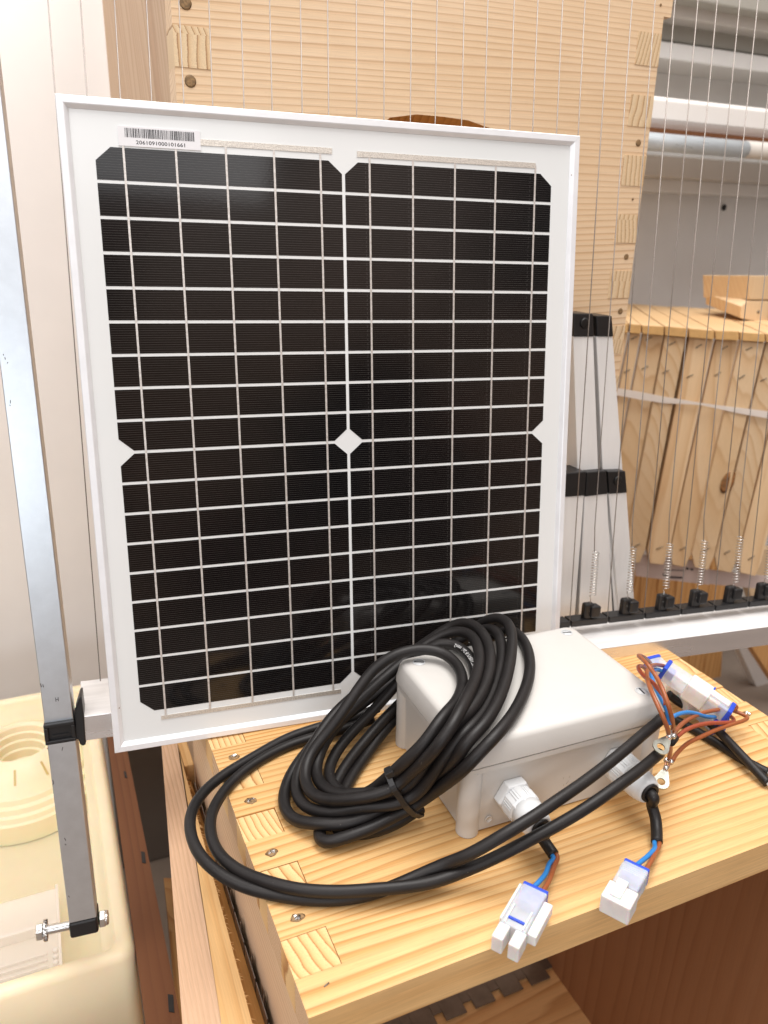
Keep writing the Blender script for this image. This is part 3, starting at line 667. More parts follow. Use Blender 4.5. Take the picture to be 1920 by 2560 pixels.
# collar with recess
k0 = (Hh(107, 1808) + Hh(180, 1797)) / 2; k1 = (Hh(118, 1858) + Hh(190, 1848)) / 2
L0 = c2 + dP * ((k0 - c2) @ dP); L1 = c2 + dP * ((k1 - c2) @ dP)
b = MB(); pbox(b, L1, L0, pw + .0007, -.0012, .0200); col = b.build('collar', M['black_pl'], t, bevel=.0012)
b = MB(); mid_ = (L0 + L1) / 2; hh = np.linalg.norm(L0 - L1) / 2
fr = []
cc = mid_ + EN * .0013
def ring_frame(b, c, ax, ay, az, wx, wy, tx):
    # raised rim round a dark recess
    b.obox(c + ay * (wy - tx / 2), ax * wx, ay * tx / 2, az); b.obox(c - ay * (wy - tx / 2), ax * wx, ay * tx / 2, az)
    b.obox(c + ax * (wx - tx / 2), ax * tx / 2, ay * (wy - tx), az); b.obox(c - ax * (wx - tx / 2), ax * tx / 2, ay * (wy - tx), az)
ring_frame(b, cc + EN * .0012, sx, dP, EN * .0012, pw + .0006, hh - .0002, .0028)
b.build('collar_rim', M['black_pl'], t, bevel=.0006)
b = MB(); b.obox(cc + EN * .0002 - dP * hh * .25, sx * pw * .55, dP * .0006, EN * .0008); b.build('collar_ledge', M['black_pl'], t)
# bracket between collar and beam
b = MB()
pts = [(187, 1782), (198, 1745), (204, 1742), (210, 1790), (214, 1850), (215, 1862), (207, 1866), (200, 1862), (196, 1850), (187, 1848)]
a_ = [Hh(u, v, -.0015) for u, v in pts]; b.hexa(a_, [p - EN * .018 for p in a_]); b.build('bracket', M['black_pl'], t, bevel=.0012)
# bolt, lock washer, thread, nut
q0 = Hh(90, 2331, .008); q1 = Hh(272, 2293, .008); ax_ = (q1 - q0) / np.linalg.norm(q1 - q0); LB = np.linalg.norm(q1 - q0)
hd = lambda d: q0 + ax_ * d
b = MB(); b.lathe([(0.0052, 0), (.0066, .0006), (.0066, .0048), (.0060, .0052)], hd(0), ax_, 6, smooth=False, a0=.35); b.build('bolt_head', M['steel'], t, bevel=.0003)
b = MB(); tt = []
for k in range(24):
    a0 = 2 * math.pi * k / 24
b.lathe([(.0035, 0), (.0074, .0), (.0074, .0012), (.0035, .0012)], hd(.0058), ax_, 24, closed=True, smooth=False)
uu = np.cross(ax_, (0, 0, 1)); uu /= np.linalg.norm(uu); ww = np.cross(ax_, uu)
for k in range(18):
    a0 = 2 * math.pi * k / 18; dr = math.cos(a0) * uu + math.sin(a0) * ww; tg = -math.sin(a0) * uu + math.cos(a0) * ww
    b.obox(hd(.0068) + dr * .0066, dr * .0012, (tg * .6 + ax_ * .8) * .0014, (tg * .8 - ax_ * .6) * .0003)
b.build('lock_washer', M['steel'], t)
b = MB(); prof = []
zz = .0072; zend = ((c2 - sx * pw) - q0) @ ax_
while zz < zend + .002: prof += [(.0036, zz), (.0031, zz + .00042)]; zz += .00085
b.lathe(prof, q0, ax_, 20); b.build('bolt_thread', M['steel'], t)
n0 = ((c2 + sx * pw) - q0) @ ax_ + .0012
b = MB(); b.lathe([(.0058, 0), (.0066, .0006), (.0066, .0044), (.0058, .0050)], hd(n0), ax_, 6, smooth=False, a0=.35); b.lathe([(.0056, .0046), (.0054, .0064), (.0046, .0070), (.0036, .0068), (.0034, .004)], hd(n0), ax_, 24); b.build('lock_nut', M['steel'], t, bevel=.0003)
# wires
wb = MB(); wires_b = []
z_top = lambda u0, u1, v1: Hh(u0 + (u0 - u1) / v1 * 260, -260, .026)
nonspring = [(1524, 1424, 1561), (1638, 1518, 1553), (1745, 1609, 1542), (1850, 1699, 1532), (1945, 1784, 1522), (2032, 1868, 1512)]
spring = [(1581, 1486, 1379, 1477.6, 1488, 1473, 1528), (1688.5, 1580, 1369, 1570, 1479, 1568, 1516), (1794, 1672, 1359, 1661, 1470, 1658, 1505),
          (1896, 1759, 1352, 1746, 1461, 1741, 1494), (1987, 1848, 1342, 1836, 1454, 1828, 1484), (2068, 1927, 1334, 1914, 1446, 1906, 1476)]
WR = .00042
for (u0, u1, v1) in nonspring:
    s2 = MB(); s2.tube([z_top(u0, u1, v1), Hh(u1, v1, .026)], WR, 6); s2.build('wire', M['wire'], t)
hid = [120, 201, 286, 366, 447, 522, 602, 674, 751, 819, 891, 961, 1029, 1093, 1161, 1220, 1286, 1345, 1407, 1463]
for u0 in hid:
    sl = .077 - (u0 - 120) * (.135 / 1404)
    if u0 in (447,): sl = .05
    vb = 1736 - (u0) * .113 - 20
    s2 = MB(); s2.tube([Hh(u0 - sl * 260, -260, .026), Hh(u0 + sl * vb, vb, .026)], WR, 6); s2.build('wire', M['wire'], t)
for (u0, u1, v1, u2, v2, u3, v3) in spring:
    p0 = z_top(u0, u1, v1); p1 = Hh(u1, v1, .026)
    # little curl into the spring
    p15 = Hh(u1 + 1, v1 - 60, .026)
    s2 = MB(); s2.tube([p0, p15, p1], WR, 6); s2.build('wire', M['wire'], t)
    p2 = Hh(u2, v2, .026); ax2 = (p2 - p1); Ls = np.linalg.norm(ax2); ax2 /= Ls
    ua = np.cross(ax2, EN); ua /= np.linalg.norm(ua); wa = np.cross(ax2, ua)
    turns = 16; pts = []
    cen = p1 - ua * .0015
    for k in range(turns * 14 + 1):
        a0 = 2 * math.pi * k / 14
        pts.append(cen + ax2 * (Ls * k / (turns * 14)) +   .0030 * (math.cos(a0) * ua + math.sin(a0) * wa))
    p3 = Hh(u3, v3, .024)
    pts = [p1] + pts + [p2 + (p3 - p2) * .25, p2 + (p3 - p2) * .9, p3]
    s2 = MB(); s2.tube(pts, .00036, 5); s2.build('spring', M['steel'], t)
# black clip strip along the back edge of the beam and the hooks
b = MB()
for k in range(len(nonspring) + 1):
    pass
T0 = Hh(1395, 1566, .026); T1 = Hh(1960, 1503, .026); dT = (T1 - T0); LT = np.linalg.norm(dT); dT /= LT
cuts = [0] + [((Hh(u, v, .026) - T0) @ dT) for _, u, v in nonspring] + [LT + .02]
for i in range(len(cuts) - 1):
    a_ = T0 + dT * (cuts[i] + .0009); c_ = T0 + dT * (cuts[i + 1] - .0009)
    if np.linalg.norm(c_ - a_) < .002: continue
    b.obox((a_ + c_) / 2 - np.array((0, -.004, -.0015)), (c_ - a_) / 2, np.array((0, .006, 0)), np.array((0, 0, .0030)))
b.build('clip_strip', M['black_pl'], t, bevel=.0004)
for (_, _, _, _, _, u3, v3) in spring:
    c0 = Hh(u3 - 5, v3 + 8, .028)
    s2 = MB(); s2.obox(c0 + np.array((0, 0, .001)), dT * .0052, np.array((0, .0035, 0)), np.array((0, 0, .011)))
    s2.build('hook_clip', M['black_pl'], t, bevel=.0022, seg=3)
    c1_ = c0 + dT * .0048 + np.array((0, -.002, .0045))
    s2 = MB(); s2.obox(c1_, dT * .0048, np.array((0, .0045, 0)), np.array((0, 0, .0058))); s2.build('hook_tongue', M['black_pl'], t, bevel=.0016, seg=3)

# ================================================================== HIVE BODY lying on its side (the table surface)
TH = 0.0255; HW = 0.418; HD = 0.312; HZ = -0.486
t = thing('pine_hive_box', 'pine hive body lying on its side with the grey junction box and cables on it', 'hive body', (0.21, 0.15, HZ))
fing = [(0.0218, 0.0469), (0.0737, 0.0977), (0.1236, 0.1472), (0.1726, 0.1972), (0.222, 0.2465), (0.2715, 0.296)]
TT = 0.0235
def comby(b, xa, xb, spans, y0, y1, za, zb, inv, mi, shrink=0.0):
    sp = list(spans)
    if inv:
        cur = y0; out = []
        for p, q in sp: out.append((cur, p)); cur = q
        out.append((cur, y1)); sp = out
    for i_, (p, q) in enumerate(sp): b.box((xa, p + shrink, za), (xb, q - shrink, zb - (.0003 * (i_ % 3) if not inv else 0)), mi)
ol = comb_outline(0, HW, TH, fing, fing, 0, HD)
b = MB(); b.hexa([(x_, y_, -TT) for x_, y_ in ol], [(x_, y_, 0) for x_, y_ in ol])
ob = b.build('top_wall', [M['pine_top'], M['end_face']], t)
for p in ob.data.polygons:
    if abs(p.normal.x) > .9 and (p.center.x + .21 < .001 or p.center.x + .21 > HW - .001): p.material_index = 1
b = MB(); b.box((0, 0, HZ), (TH, HD, -TT)); comby(b, 0.0, TH - .0004, fing, 0, HD, -TT, -.0002, False, 1, .0003); b.build('left_wall', [M['pine_side'], M['end']], t)
b = MB(); b.box((HW - TH, 0, HZ), (HW, HD, -TT)); comby(b, HW - TH + .0003, HW, fing, 0, HD, -TT, -.0003, False, 1, .00015); b.build('right_wall', [M['pine_inner_shade'], M['end']], t)
b = MB(); b.box((TH, 0, HZ), (HW - TH, HD, HZ + TT)); b.build('bottom_wall', M['pine_floor'], t)
# screws sunk in the fingers
for (x_, y_) in [(.0128, .2083), (.0127, .1589), (.0129, .1093), (.013, .0578), (.4045, .06), (.4045, .11), (.404, .16)]:
    s2 = MB(); s2.lathe([(.0040, 0), (.0034, .0001), (0, .0001)], (x_, y_, .00015), (0, 0, 1), 14)
    s2.v = [(x_ + (a_[0] - x_) * random.uniform(.75, 1.25), y_ + (a_[1] - y_) * random.uniform(.6, .95), a_[2]) for a_ in s2.v]
    s2.build('screw_hole', M['hole'], t)
    s2 = MB()
    for k in range(9):
        p = np.array((x_ + random.uniform(-.0019, .0019), y_ + random.uniform(-.0014, .0014), .0005)); a_ = random.uniform(0, 3.14)
        s2.obox(p, (.0007 * math.cos(a_), .0007 * math.sin(a_), random.uniform(-.0003, .0003)), (-.0004 * math.sin(a_), .0004 * math.cos(a_), random.uniform(-.0003, .0003)), (0, 0, .0002))
    s2.build('screw', M['steel'], t)
s2 = MB(); s2.tube([(.0125, .0128, .0001), (.0155, .0140, .0001)], .0005, 6); s2.build('staple', M['staple'], t)
# spacer strip inside, on the bottom wall
b = MB(); ys = .272
zc = HZ + TT + .002
x0 = .06
while x0 < .385:
    b.box((x0, ys, zc), (x0 + .026, ys + .030, zc + .002)); b.box((x0 + .026, ys + .011, zc), (x0 + .037, ys + .030, zc + .002)); x0 += .037
b.build('spacer_strip', M['strip'], t, bevel=.0004)

# second hive body, left of it: only its right wall with rabbet and spacer shows
t = thing('neighbour_hive_body', 'second pine hive body at lower left with frayed rabbet and notched metal strip', 'hive body', (-.04, .1, -.3))
ZB = -.075
o0, o1 = Zp(399, 1800, ZB - .010), Zp(462, 2640, ZB - .010); m0, m1 = Zp(443, 1838, ZB), Zp(566, 2640, ZB)
i0, i1 = np.array((-.0090, .345, ZB)), np.array((-.0150, -.02, ZB))
b = MB(); dn = lambda p, z: np.array((p[0], p[1], z))
vs = [o0, o1, m1, m0, i1, i0, dn(o0, -.45), dn(o1, -.45), dn(i1, ZB - .0165), dn(i0, ZB - .0165)]
b.add(vs, [(0, 3, 2, 1), (3, 5, 4, 2), (5, 9, 8, 4), (0, 1, 7, 6), (1, 2, 4, 8, 7), (0, 6, 9, 5, 3), (6, 7, 8, 9)], [1, 0, 2, 1, 0, 0, 0])
b.build('wall', [M['pine_box2'], M['pine_pink_lit'], M['pine_groove']], t)
b = MB(); b.hexa([(i1[0] + .0001, -.02, ZB - .05), (-.0042, -.02, ZB - .05), (-.0042, .3095, ZB - .05), (i0[0] + .0004, .3095, ZB - .05)], [(i1[0] + .0001, -.02, ZB - .0140), (-.0042, -.02, ZB - .0165), (-.0042, .3095, ZB - .0165), (i0[0] + .0004, .3095, ZB - .0140)]); b.build('rabbet', M['pine_groove'], t)
b = MB(); b.box((-.0088, .310, ZB - .05), (-.0006, .345, ZB - .0006)); b.build('end_wall', M['pine_box2'], t, bevel=.0008)
b = MB(); y0 = -.018
while y0 < .29:
    b.box((-.0040, y0, ZB - .03), (-.0034, y0 + .026, ZB - .006))
    b.hexa([(-.0033, y0 + .010, ZB - .012), (-.0012, y0 + .014, ZB - .010), (-.0010, y0 + .015, ZB - .010), (-.0033, y0 + .0115, ZB - .012)],
           [(-.0033, y0 + .010, ZB - .001), (-.0010, y0 + .0145, ZB - .002), (-.0008, y0 + .0155, ZB - .002), (-.0033, y0 + .0115, ZB - .001)])
    y0 += .0285
b.build('spacer_strip', M['strip'], t)
b = MB()
for k in range(150):
    y_ = random.uniform(-.015, .30); x_ = i1[0] + (i0[0] - i1[0]) * (y_ + .02) / .365
    d = np.array((random.uniform(.0006, .0034), random.uniform(-.002, .002), random.uniform(-.002, .0004)))
    p = np.array((x_, y_, ZB - .0003)); b.tube([p - d * .1, p + d * .6, p + d + np.array((0, random.uniform(-.001, .001), -.0008))], [.00026, .00018, .00005], 4)
b.build('frayed_edge', M['pine_box2'], t)

# slotted board between tub and hive body, shade put into its reddish colour
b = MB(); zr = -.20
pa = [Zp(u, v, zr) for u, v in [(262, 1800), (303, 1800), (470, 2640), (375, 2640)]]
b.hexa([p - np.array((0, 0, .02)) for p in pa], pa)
ob = tag(b.build('slotted_board', M['brown_and_shaded_wood'], origin=tuple(pa[2])), 'slotted wooden board with its shade coloured reddish brown, in the gap between cream tub and hive bodies', 'board')
ob.matrix_world = Matrix.Translation(ob.location)
for (u, v, du, dv_) in [(357, 2142, 5, 14), (426, 2507, 7, 22), (312, 1935, 3, 8)]:
    pa = [Zp(u - du, v - dv_, zr + .0006), Zp(u + du, v - dv_ + 2, zr + .0006), Zp(u + du + 3, v + dv_ + 2, zr + .0006), Zp(u - du + 3, v + dv_, zr + .0006)]
    b = MB(); b.hexa([p - np.array((0, 0, .0004)) for p in pa], pa); b.build('slot', M['recess'], ob)
pa = [Zp(u, v, -.26) for u, v in [(409, 2195), (432, 2195), (440, 2330), (424, 2330)]]
b = MB(); b.hexa([p - np.array((0, 0, .2)) for p in pa], pa); tag(b.build('batten', M['planks'], origin=tuple(pa[0])), 'small wooden batten deep in the dark gap beside the second hive body', 'batten')

b = MB(); b.box((-.055, .78, -.6), (.10, .84, -.34)); tag(b.build('added_gap_backing', M['taupe'], bevel=.004, origin=(-.01, .80, -.6)), 'dark taupe backing block added to darken the gap behind the slotted board', 'box')  # added dark block, keeps the bright wall out of the shaded gap

# ================================================================== CREAM FEEDER TUB
t = thing('feeder_tub', 'cream plastic hive feeder tub at lower left, holding a ringed cone', 'feeder tub', (-.25, .33, -.22))
ZR = -.20; xo = -.0655; yf = .253; yb = .690; xL = -.55
wt = .012
b = MB()
def rim(pr, z):   # rounded rect ring points
    (xa, ya, xb, yb_, r) = pr; pts = []
    for cx_, cy_, a0 in [(xb - r, ya + r, -90), (xb - r, yb_ - r, 0), (xa + r, yb_ - r, 90), (xa + r, ya + r, 180)]:
        for k in range(7):
            a_ = math.radians(a0 + 15 * k); pts.append((cx_ + r * math.cos(a_), cy_ + r * math.sin(a_), z))
    return pts
rings = [rim((xL, yf, xo, yb, .012), ZR - .14), rim((xL, yf - .001, xo, yb, .012), ZR - .006), rim((xL + .003, yf + .002, xo - .003, yb - .003, .012), ZR - .0012), rim((xL + .006, yf + .005, xo - .006, yb - .006, .011), ZR),
         rim((xL + .014, yf + .011, xo - .013, yb - .012, .010), ZR - .0006), rim((xL + .016, yf + .013, xo - .015, yb - .014, .010), ZR - .004), rim((xL + .017, yf + .014, xo - .0165, yb - .015, .010), ZR - .022),
         rim((xL + .024, yf + .019, xo - .022, yb - .02, .010), ZR - .0235), rim((xL + .027, yf + .022, xo - .026, yb - .024, .010), ZR - .085)]
v = [p for r_ in rings for p in r_]; n = 28; f = []
for i in range(len(rings) - 1):
    for k in range(n): l = (k + 1) % n; f.append((i * n + k, i * n + l, (i + 1) * n + l, (i + 1) * n + k))
f.append(tuple((len(rings) - 1) * n + k for k in range(n))); f.append(tuple(range(n - 1, -1, -1)))
b.add(v, f, 0, True); b.build('tub', M['cream'], t)
# cone with stepped rings
cz = ZR - .012
cc = Zp(46, 1852, cz)
prof = [(.0890, -.072), (.0875, -.050), (.085, -.048), (.083, -.043), (.079, -.0415), (.077, -.036), (.072, -.0345), (.070, -.029), (.0685, -.028), (.060, -.016), (.048, -.005), (.041, -.001), (.0375, 0), (.0345, -.003),
        (.0335, -.010), (.0310, -.011), (.0305, -.019), (.0280, -.020), (.0275, -.029), (.0250, -.030), (.0245, -.040), (.0220, -.041), (.0215, -.052), (0, -.054)]
b = MB(); b.lathe([(r_, z_ + ZR * 0 - .0) for r_, z_ in prof], cc, (0, 0, 1), 64); auto(b.build('cone', M['cream'], t), 25)
cone = bpy.data.objects['cone']
for a0 in (-95, -62, -128):
    a_ = math.radians(a0); dr = np.array((math.cos(a_), math.sin(a_), 0)); tg = np.array((-dr[1], dr[0], 0))
    sl = np.array((0, 0, 0)) + dr * .012 + np.array((0, 0, -.011)); sl /= np.linalg.norm(sl); nn_ = np.cross(sl, tg)
    nn_ = nn_ if nn_[2] > 0 else -nn_
    c0 = cc + dr * .0545 + np.array((0, 0, -.0108))
    s2 = MB(); s2.obox(c0 + nn_ * .0001, sl * .0085, tg * .0010, nn_ * .0006)
    s2.build('slot', M['cream_d'], t)
# clear plastic bell and plate in front
t3 = thing('clear_feeder_plate', 'clear ridged plastic plate lying in the front of the cream tub', 'plastic plate', (-.17, .25, -.165))
zc = -.262
q1_, q2_ = Zp(122, 2130, zc), Zp(125, 2420, zc)
xr_ = -.125; yA, yB = .275, .415
b = MB(); b.box((-.45, yA, zc - .003), (xr_, yB, zc)); b.build('plate', M['clear'], t3, bevel=.0015)
b = MB()
for k in range(9):
    y_ = yA + .006 + k * .0068
    b.box((-.33, y_, zc + .0003), (xr_ - .012, y_ + .0018, zc + .0032))
for k in range(9): b.lathe([(.0026, 0), (.0026, .0024), (.0018, .0032), (0, .0032)], (xr_ - .0055, yA + .008 + k * .0068, zc + .0002), (0, 0, 1), 12)
b.box((-.45, yA + .085, zc + .0003), (xr_ - .002, yA + .089, zc + .011)); b.box((xr_ - .0025, yA + .003, zc + .0003), (xr_, yB - .003, zc + .007)); b.build('ridges', M['clear'], t3, bevel=.0004)

# ================================================================== SOLAR PANEL
mw = Matrix([[*np.array([EX[i], EY[i], EN[i]]), float(PO[i])] for i in range(3)] + [[0, 0, 0, 1]])
t = thing('solar_panel', 'small framed solar panel with black cells leaning behind the coiled cable', 'solar panel', mat=mw)
W, H = .358, .4318
fw = .0042; fl = .0068; th = .017
# frame: four mitred profiles
b = MB()
def prof_side(p, q, inn, b):
    # p,q outer corners (2D), inn unit inward
    p = np.array(p, float); q = np.array(q, float); inn = np.array(inn, float); d = (q - p) / np.linalg.norm(q - p)
    def pt(base, s, zz, end): # mitre
        return np.array([*(base + inn * s + d * s * end), zz])
    secs = [(0, -th), (0, -.0006), (.0005, 0), (fw, 0), (fw + .0006, -.0003), (fl, -.0022), (fl, -.0035), (.0015, -th)]
    v = [pt(p, s_, z_, 1) for s_, z_ in secs] + [pt(q, s_, z_, -1) for s_, z_ in secs]
    n = len(secs); f = [(i, (i + 1) % n, n + (i + 1) % n, n + i) for i in range(n)]
    b.add(v, f)
g = .00008
prof_side((0, 0), (W, 0), (0, 1), b); prof_side((W, 0 + g), (W, H - g), (-1, 0), b); prof_side((W, H), (0, H), (0, -1), b); prof_side((0, H - g), (0, g), (1, 0), b)
b.build('frame', M['anod'], t, local=True)
for (sx_, sy_) in [(.0052, .034), (.3528, .405)]:
    s2 = MB(); s2.lathe([(.0009, 0), (.0006, .0004), (0, .0005)], (sx_, sy_, -.0012), (0, 0, 1), 10); s2.build('rivet', M['steel'], t, local=True)
b = MB(); b.box((.004, .004, -.006), (W - .004, H - .004, -.0026)); b.build('glass_laminate', M['sheet'], t, local=True)
cols = [(.0200, .1768), (.1790, .3365)]
up = [(.4045 - k * .02117, .4045 - k * .02117 - .0192) for k in range(9)]
lo = [(.2139 - k * .02092, .2139 - k * .02092 - .0190) for k in range(9)]
ZC = -.00255
def cellmesh(x0, x1, y1, y0, cTL, cTR, cBL, cBR):
    c_, d_ = .0092, .0080; p = []
    p += [(x0 + c_, y1), ] if cTL else [(x0, y1)]
    p += [(x1 - c_, y1), (x1, y1 - d_)] if cTR else [(x1, y1)]
    p += [(x1, y0 + d_), (x1 - c_, y0)] if cBR else [(x1, y0)]
    p += [(x0 + c_, y0), (x0, y0 + d_)] if cBL else [(x0, y0)]
    if cTL: p += [(x0, y1 - d_)]
    bt = [(x, y, ZC - .0001) for x, y in p]; tp = [(x, y, ZC + .0001) for x, y in p]
    b = MB(); b.hexa(bt, tp); return b
for ci, (x0, x1) in enumerate(cols):
    for rows in (up, lo):
        for k, (y1, y0) in enumerate(rows):
            tt_ = k == 0; bb_ = k == 8
            cellmesh(x0, x1, y1, y0, tt_, tt_, bb_, bb_).build('cell', M['cell'], t, local=True)
bus = [.0368, .0684, .0997, .1309, .1620, .1964, .2279, .2595, .2912, .3230]
for i, x_ in enumerate(bus):
    b = MB(); zz = ZC + .0002
    b.box((x_ - .00065, .0212, zz - .00005), (x_ + .00065, .4100, zz + .00015))
    b.build('ribbon', M['ribbon'], t, local=True)
for (xa, xb, ya, yb_) in [(.0835, .1702, .4088, .4124), (.1876, .3230, .4080, .4116), (.0335, .1680, .0196, .0226), (.1870, .3230, .0196, .0226)]:
    b = MB(); b.box((xa, ya, ZC - .00005), (xb, yb_, ZC + .0004)); b.build('bus_strip', M['busstrip'], t, local=True)
# bar code label
b = MB(); b.box((.0343, .4056, -.00258), (.0840, .4170, -.00205)); lab = b.build('barcode_label', M['paper'], t, local=True)
b = MB(); rnd = random.Random(3); x_ = .0383; zz = -.00203
while x_ < .0803:
    w_ = rnd.choice([.00022, .00022, .0004, .0006]); b.box((x_, .4107, zz), (min(x_ + w_, .0805), .4160, zz + .00008)); x_ += w_ + rnd.choice([.00024, .0003, .0005])
V, Fc = text_mesh('2061091000101661', .0031, 'serial')
xs = [p[0] for p in V]; kx = (.0743 - .0446) / (max(xs) - min(xs))
b.add([(.0446 + (p[0] - min(xs)) * kx, .4070 + p[1] * 1.0, zz) for p in V], Fc)
o_ = b.build('bars_and_serial', M['ink'], lab, local=True)

# ================================================================== JUNCTION BOX
yaw = math.radians(-1.0)
mwb = Matrix.Translation((.2015, .1275, .0)) @ Matrix.Rotation(yaw, 4, 'Z')
t = thing('junction_box', 'light grey plastic junction box with two cable glands on the hive body', 'junction box', mat=mwb)
BX, BY, BZ = .076, .0555, .0705
def rrect(hx, hy, r, z, seg=6):
    pts = []
    for cx_, cy_, a0 in [(hx - r, -hy + r, -90), (hx - r, hy - r, 0), (-hx + r, hy - r, 90), (-hx + r, -hy + r, 180)]:
        for k in range(seg + 1):
            a_ = math.radians(a0 + 90 * k / seg); pts.append((cx_ + r * math.cos(a_), cy_ + r * math.sin(a_), z))
    return pts
def loft(rings, mi=0):
    b = MB(); n = len(rings[0]); v = [p for r_ in rings for p in r_]; f = []
    for i in range(len(rings) - 1):
        for k in range(n): l = (k + 1) % n; f.append((i * n + k, i * n + l, (i + 1) * n + l, (i + 1) * n + k))
    f += [tuple(range(n - 1, -1, -1)), tuple((len(rings) - 1) * n + k for k in range(n))]
    b.add(v, f, mi, True); return b
zl0 = .0535
body = loft([rrect(BX - .0045, BY - .0045, .004, .001), rrect(BX - .0035, BY - .0035, .004, .0478), rrect(BX - .0004, BY - .0004, .006, .0484), rrect(BX - .0002, BY - .0002, .006, zl0 - .0013)])
o_ = body.build('body', M['grey_box'], t, local=True); auto(o_)
for sx_ in (-1, 1):
    for sy_ in (-1, 1):
        q = [(sx_ * (BX - .0075), sy_ * (BY - .0075))]
        b = MB(); c0 = np.array((q[0][0], q[0][1], 0))
        rr = [(0, -.0), ]
        b.lathe([(.0062, -.0005), (.0072, .0006), (.0074, .0490)], c0, (0, 0, 1), 28)
        o_ = b.build('corner_post', M['grey_box'], t, local=True); auto(o_)
lid = loft([rrect(BX + .0004, BY + .0004, .0065, zl0), rrect(BX + .0004, BY + .0004, .0065, zl0 + .0035), rrect(BX - .0012, BY - .0012, .0068, BZ - .0040), rrect(BX - .0020, BY - .0020, .0068, BZ - .0022),
            rrect(BX - .0040, BY - .0040, .0068, BZ - .0006), rrect(BX - .0075, BY - .0075, .0068, BZ)])
o_ = lid.build('lid', M['grey_box'], t, local=True); auto(o_, 50); lido = o_
seam = loft([rrect(BX - .0022, BY - .0022, .005, zl0 - .0012), rrect(BX - .0022, BY - .0022, .005, zl0 + .0003)])
seam.build('seal', M['recess'], t, local=True)
for sx_ in (-1, 1):
    for sy_ in (-1, 1):
        c0 = np.array((sx_ * (BX - .0135), sy_ * (BY - .0125), BZ))
        s2 = MB(); s2.lathe([(.0046, .0001), (.0044, .00035), (.0040, .0004), (.0038, .0001)], c0, (0, 0, 1), 32, closed=True); s2.build('screw_ring', M['grey_gland'], t, local=True)
        s2 = MB(); s2.lathe([(.0038, -.0), (.0038, .00006), (0, .00006)], c0, (0, 0, 1), 32); sc_ = s2.build('lid_screw', M['grey_gland'], t, local=True)
        a_ = random.uniform(0, 3.1); dx_ = np.array((math.cos(a_), math.sin(a_), 0)); s2 = MB(); s2.obox(c0 + np.array((0, 0, .00016)), dx_ * .0034, np.array((-dx_[1], dx_[0], 0)) * .0005, np.array((0, 0, .0001)))
        s2.build('slot', M['ink'], sc_, local=True)
# moulded recycling mark on the lid: faint oval
s2 = MB(); s2.lathe([(.0058, 0), (.0056, .0002), (.0052, .0002), (.0050, 0)], (-.040, .036, BZ), (0, 0, 1), 36, closed=True)
s2.v = [(x_, .036 + (y_ - .036) * .62, z_) for x_, y_, z_ in s2.v]; s2.build('moulded_mark', M['grey_box'], t, local=True)
# small round knock-outs on the walls
for c0, ax2 in [((-.0555, -BY + .0036, .0085), (0, -1, 0)), ((-BX + .0036, .0235, .0085), (-1, 0, 0))]:
    s2 = MB(); s2.lathe([(.0026, 0), (.0025, .0005), (.0020, .0005), (.0019, .0001), (0, .0001)], c0, ax2, 20); s2.build('knockout', M['grey_box'], t, local=True)
s2 = MB()
for k in range(5):
    a_ = (-.002 + .0085 * random.random(), -BY + .0034, .018 + .006 * random.random()); s2.tube([a_, (a_[0] + random.uniform(-.001, .0016), a_[1], a_[2] + random.uniform(.0006, .0022))], .00014, 5)
s2.build('scuff_mark', M['cab_d'], t, local=True)
# cable glands on the front wall
inv = mwb.inverted()
def gland(x_, z_, L):
    y0 = -BY + .0036
    b = MB(); ax2 = np.array((0, -1, 0.0)); c0 = np.array((x_, y0, z_))
    b.lathe([(.0128, 0), (.0128, .0062), (.0118, .0072)], c0, ax2, 6, smooth=False, a0=math.radians(0)); b.build('gland_nut', M['grey_gland'], t, local=True, bevel=.0006)
    b = MB(); b.lathe([(.0112, .0072), (.0112, .0165), (.0104, .019)], c0, ax2, 8, smooth=False, a0=.2)
    for k in range(40):
        a_ = 2 * math.pi * k / 40 + .01
        d_ = np.array((math.cos(a_), 0, math.sin(a_))); tg = np.array((-math.sin(a_), 0, math.cos(a_)))
        if k % 5 != 0: b.obox(c0 + ax2 * .0118 + d_ * .0106, d_ * .0004, tg * .00028, ax2 * .0042)
    b.build('gland_sleeve', M['grey_gland'], t, local=True, bevel=.0004)
    b = MB(); b.lathe([(.0104, .0180), (.0102, .024), (.0095, .0285), (.0082, .0325), (.0072, .0338), (.0060, .0335), (.0058, .028)], c0, ax2, 36); b.build('gland_dome', M['grey_gland'], t, local=True)
    b = MB(); b.lathe([(.0064, .0310), (.0064, .0348), (.0056, .0352), (.0036, .0346), (.0036, .028)], c0, ax2, 28); b.build('gland_seal', M['rubber'], t, local=True)
    p = mwb @ Vector(c0 + ax2 * .030); return np.array(p)
g1 = gland(-.0405, .0245, 0); g2 = gland(.0405, .0265, 0)

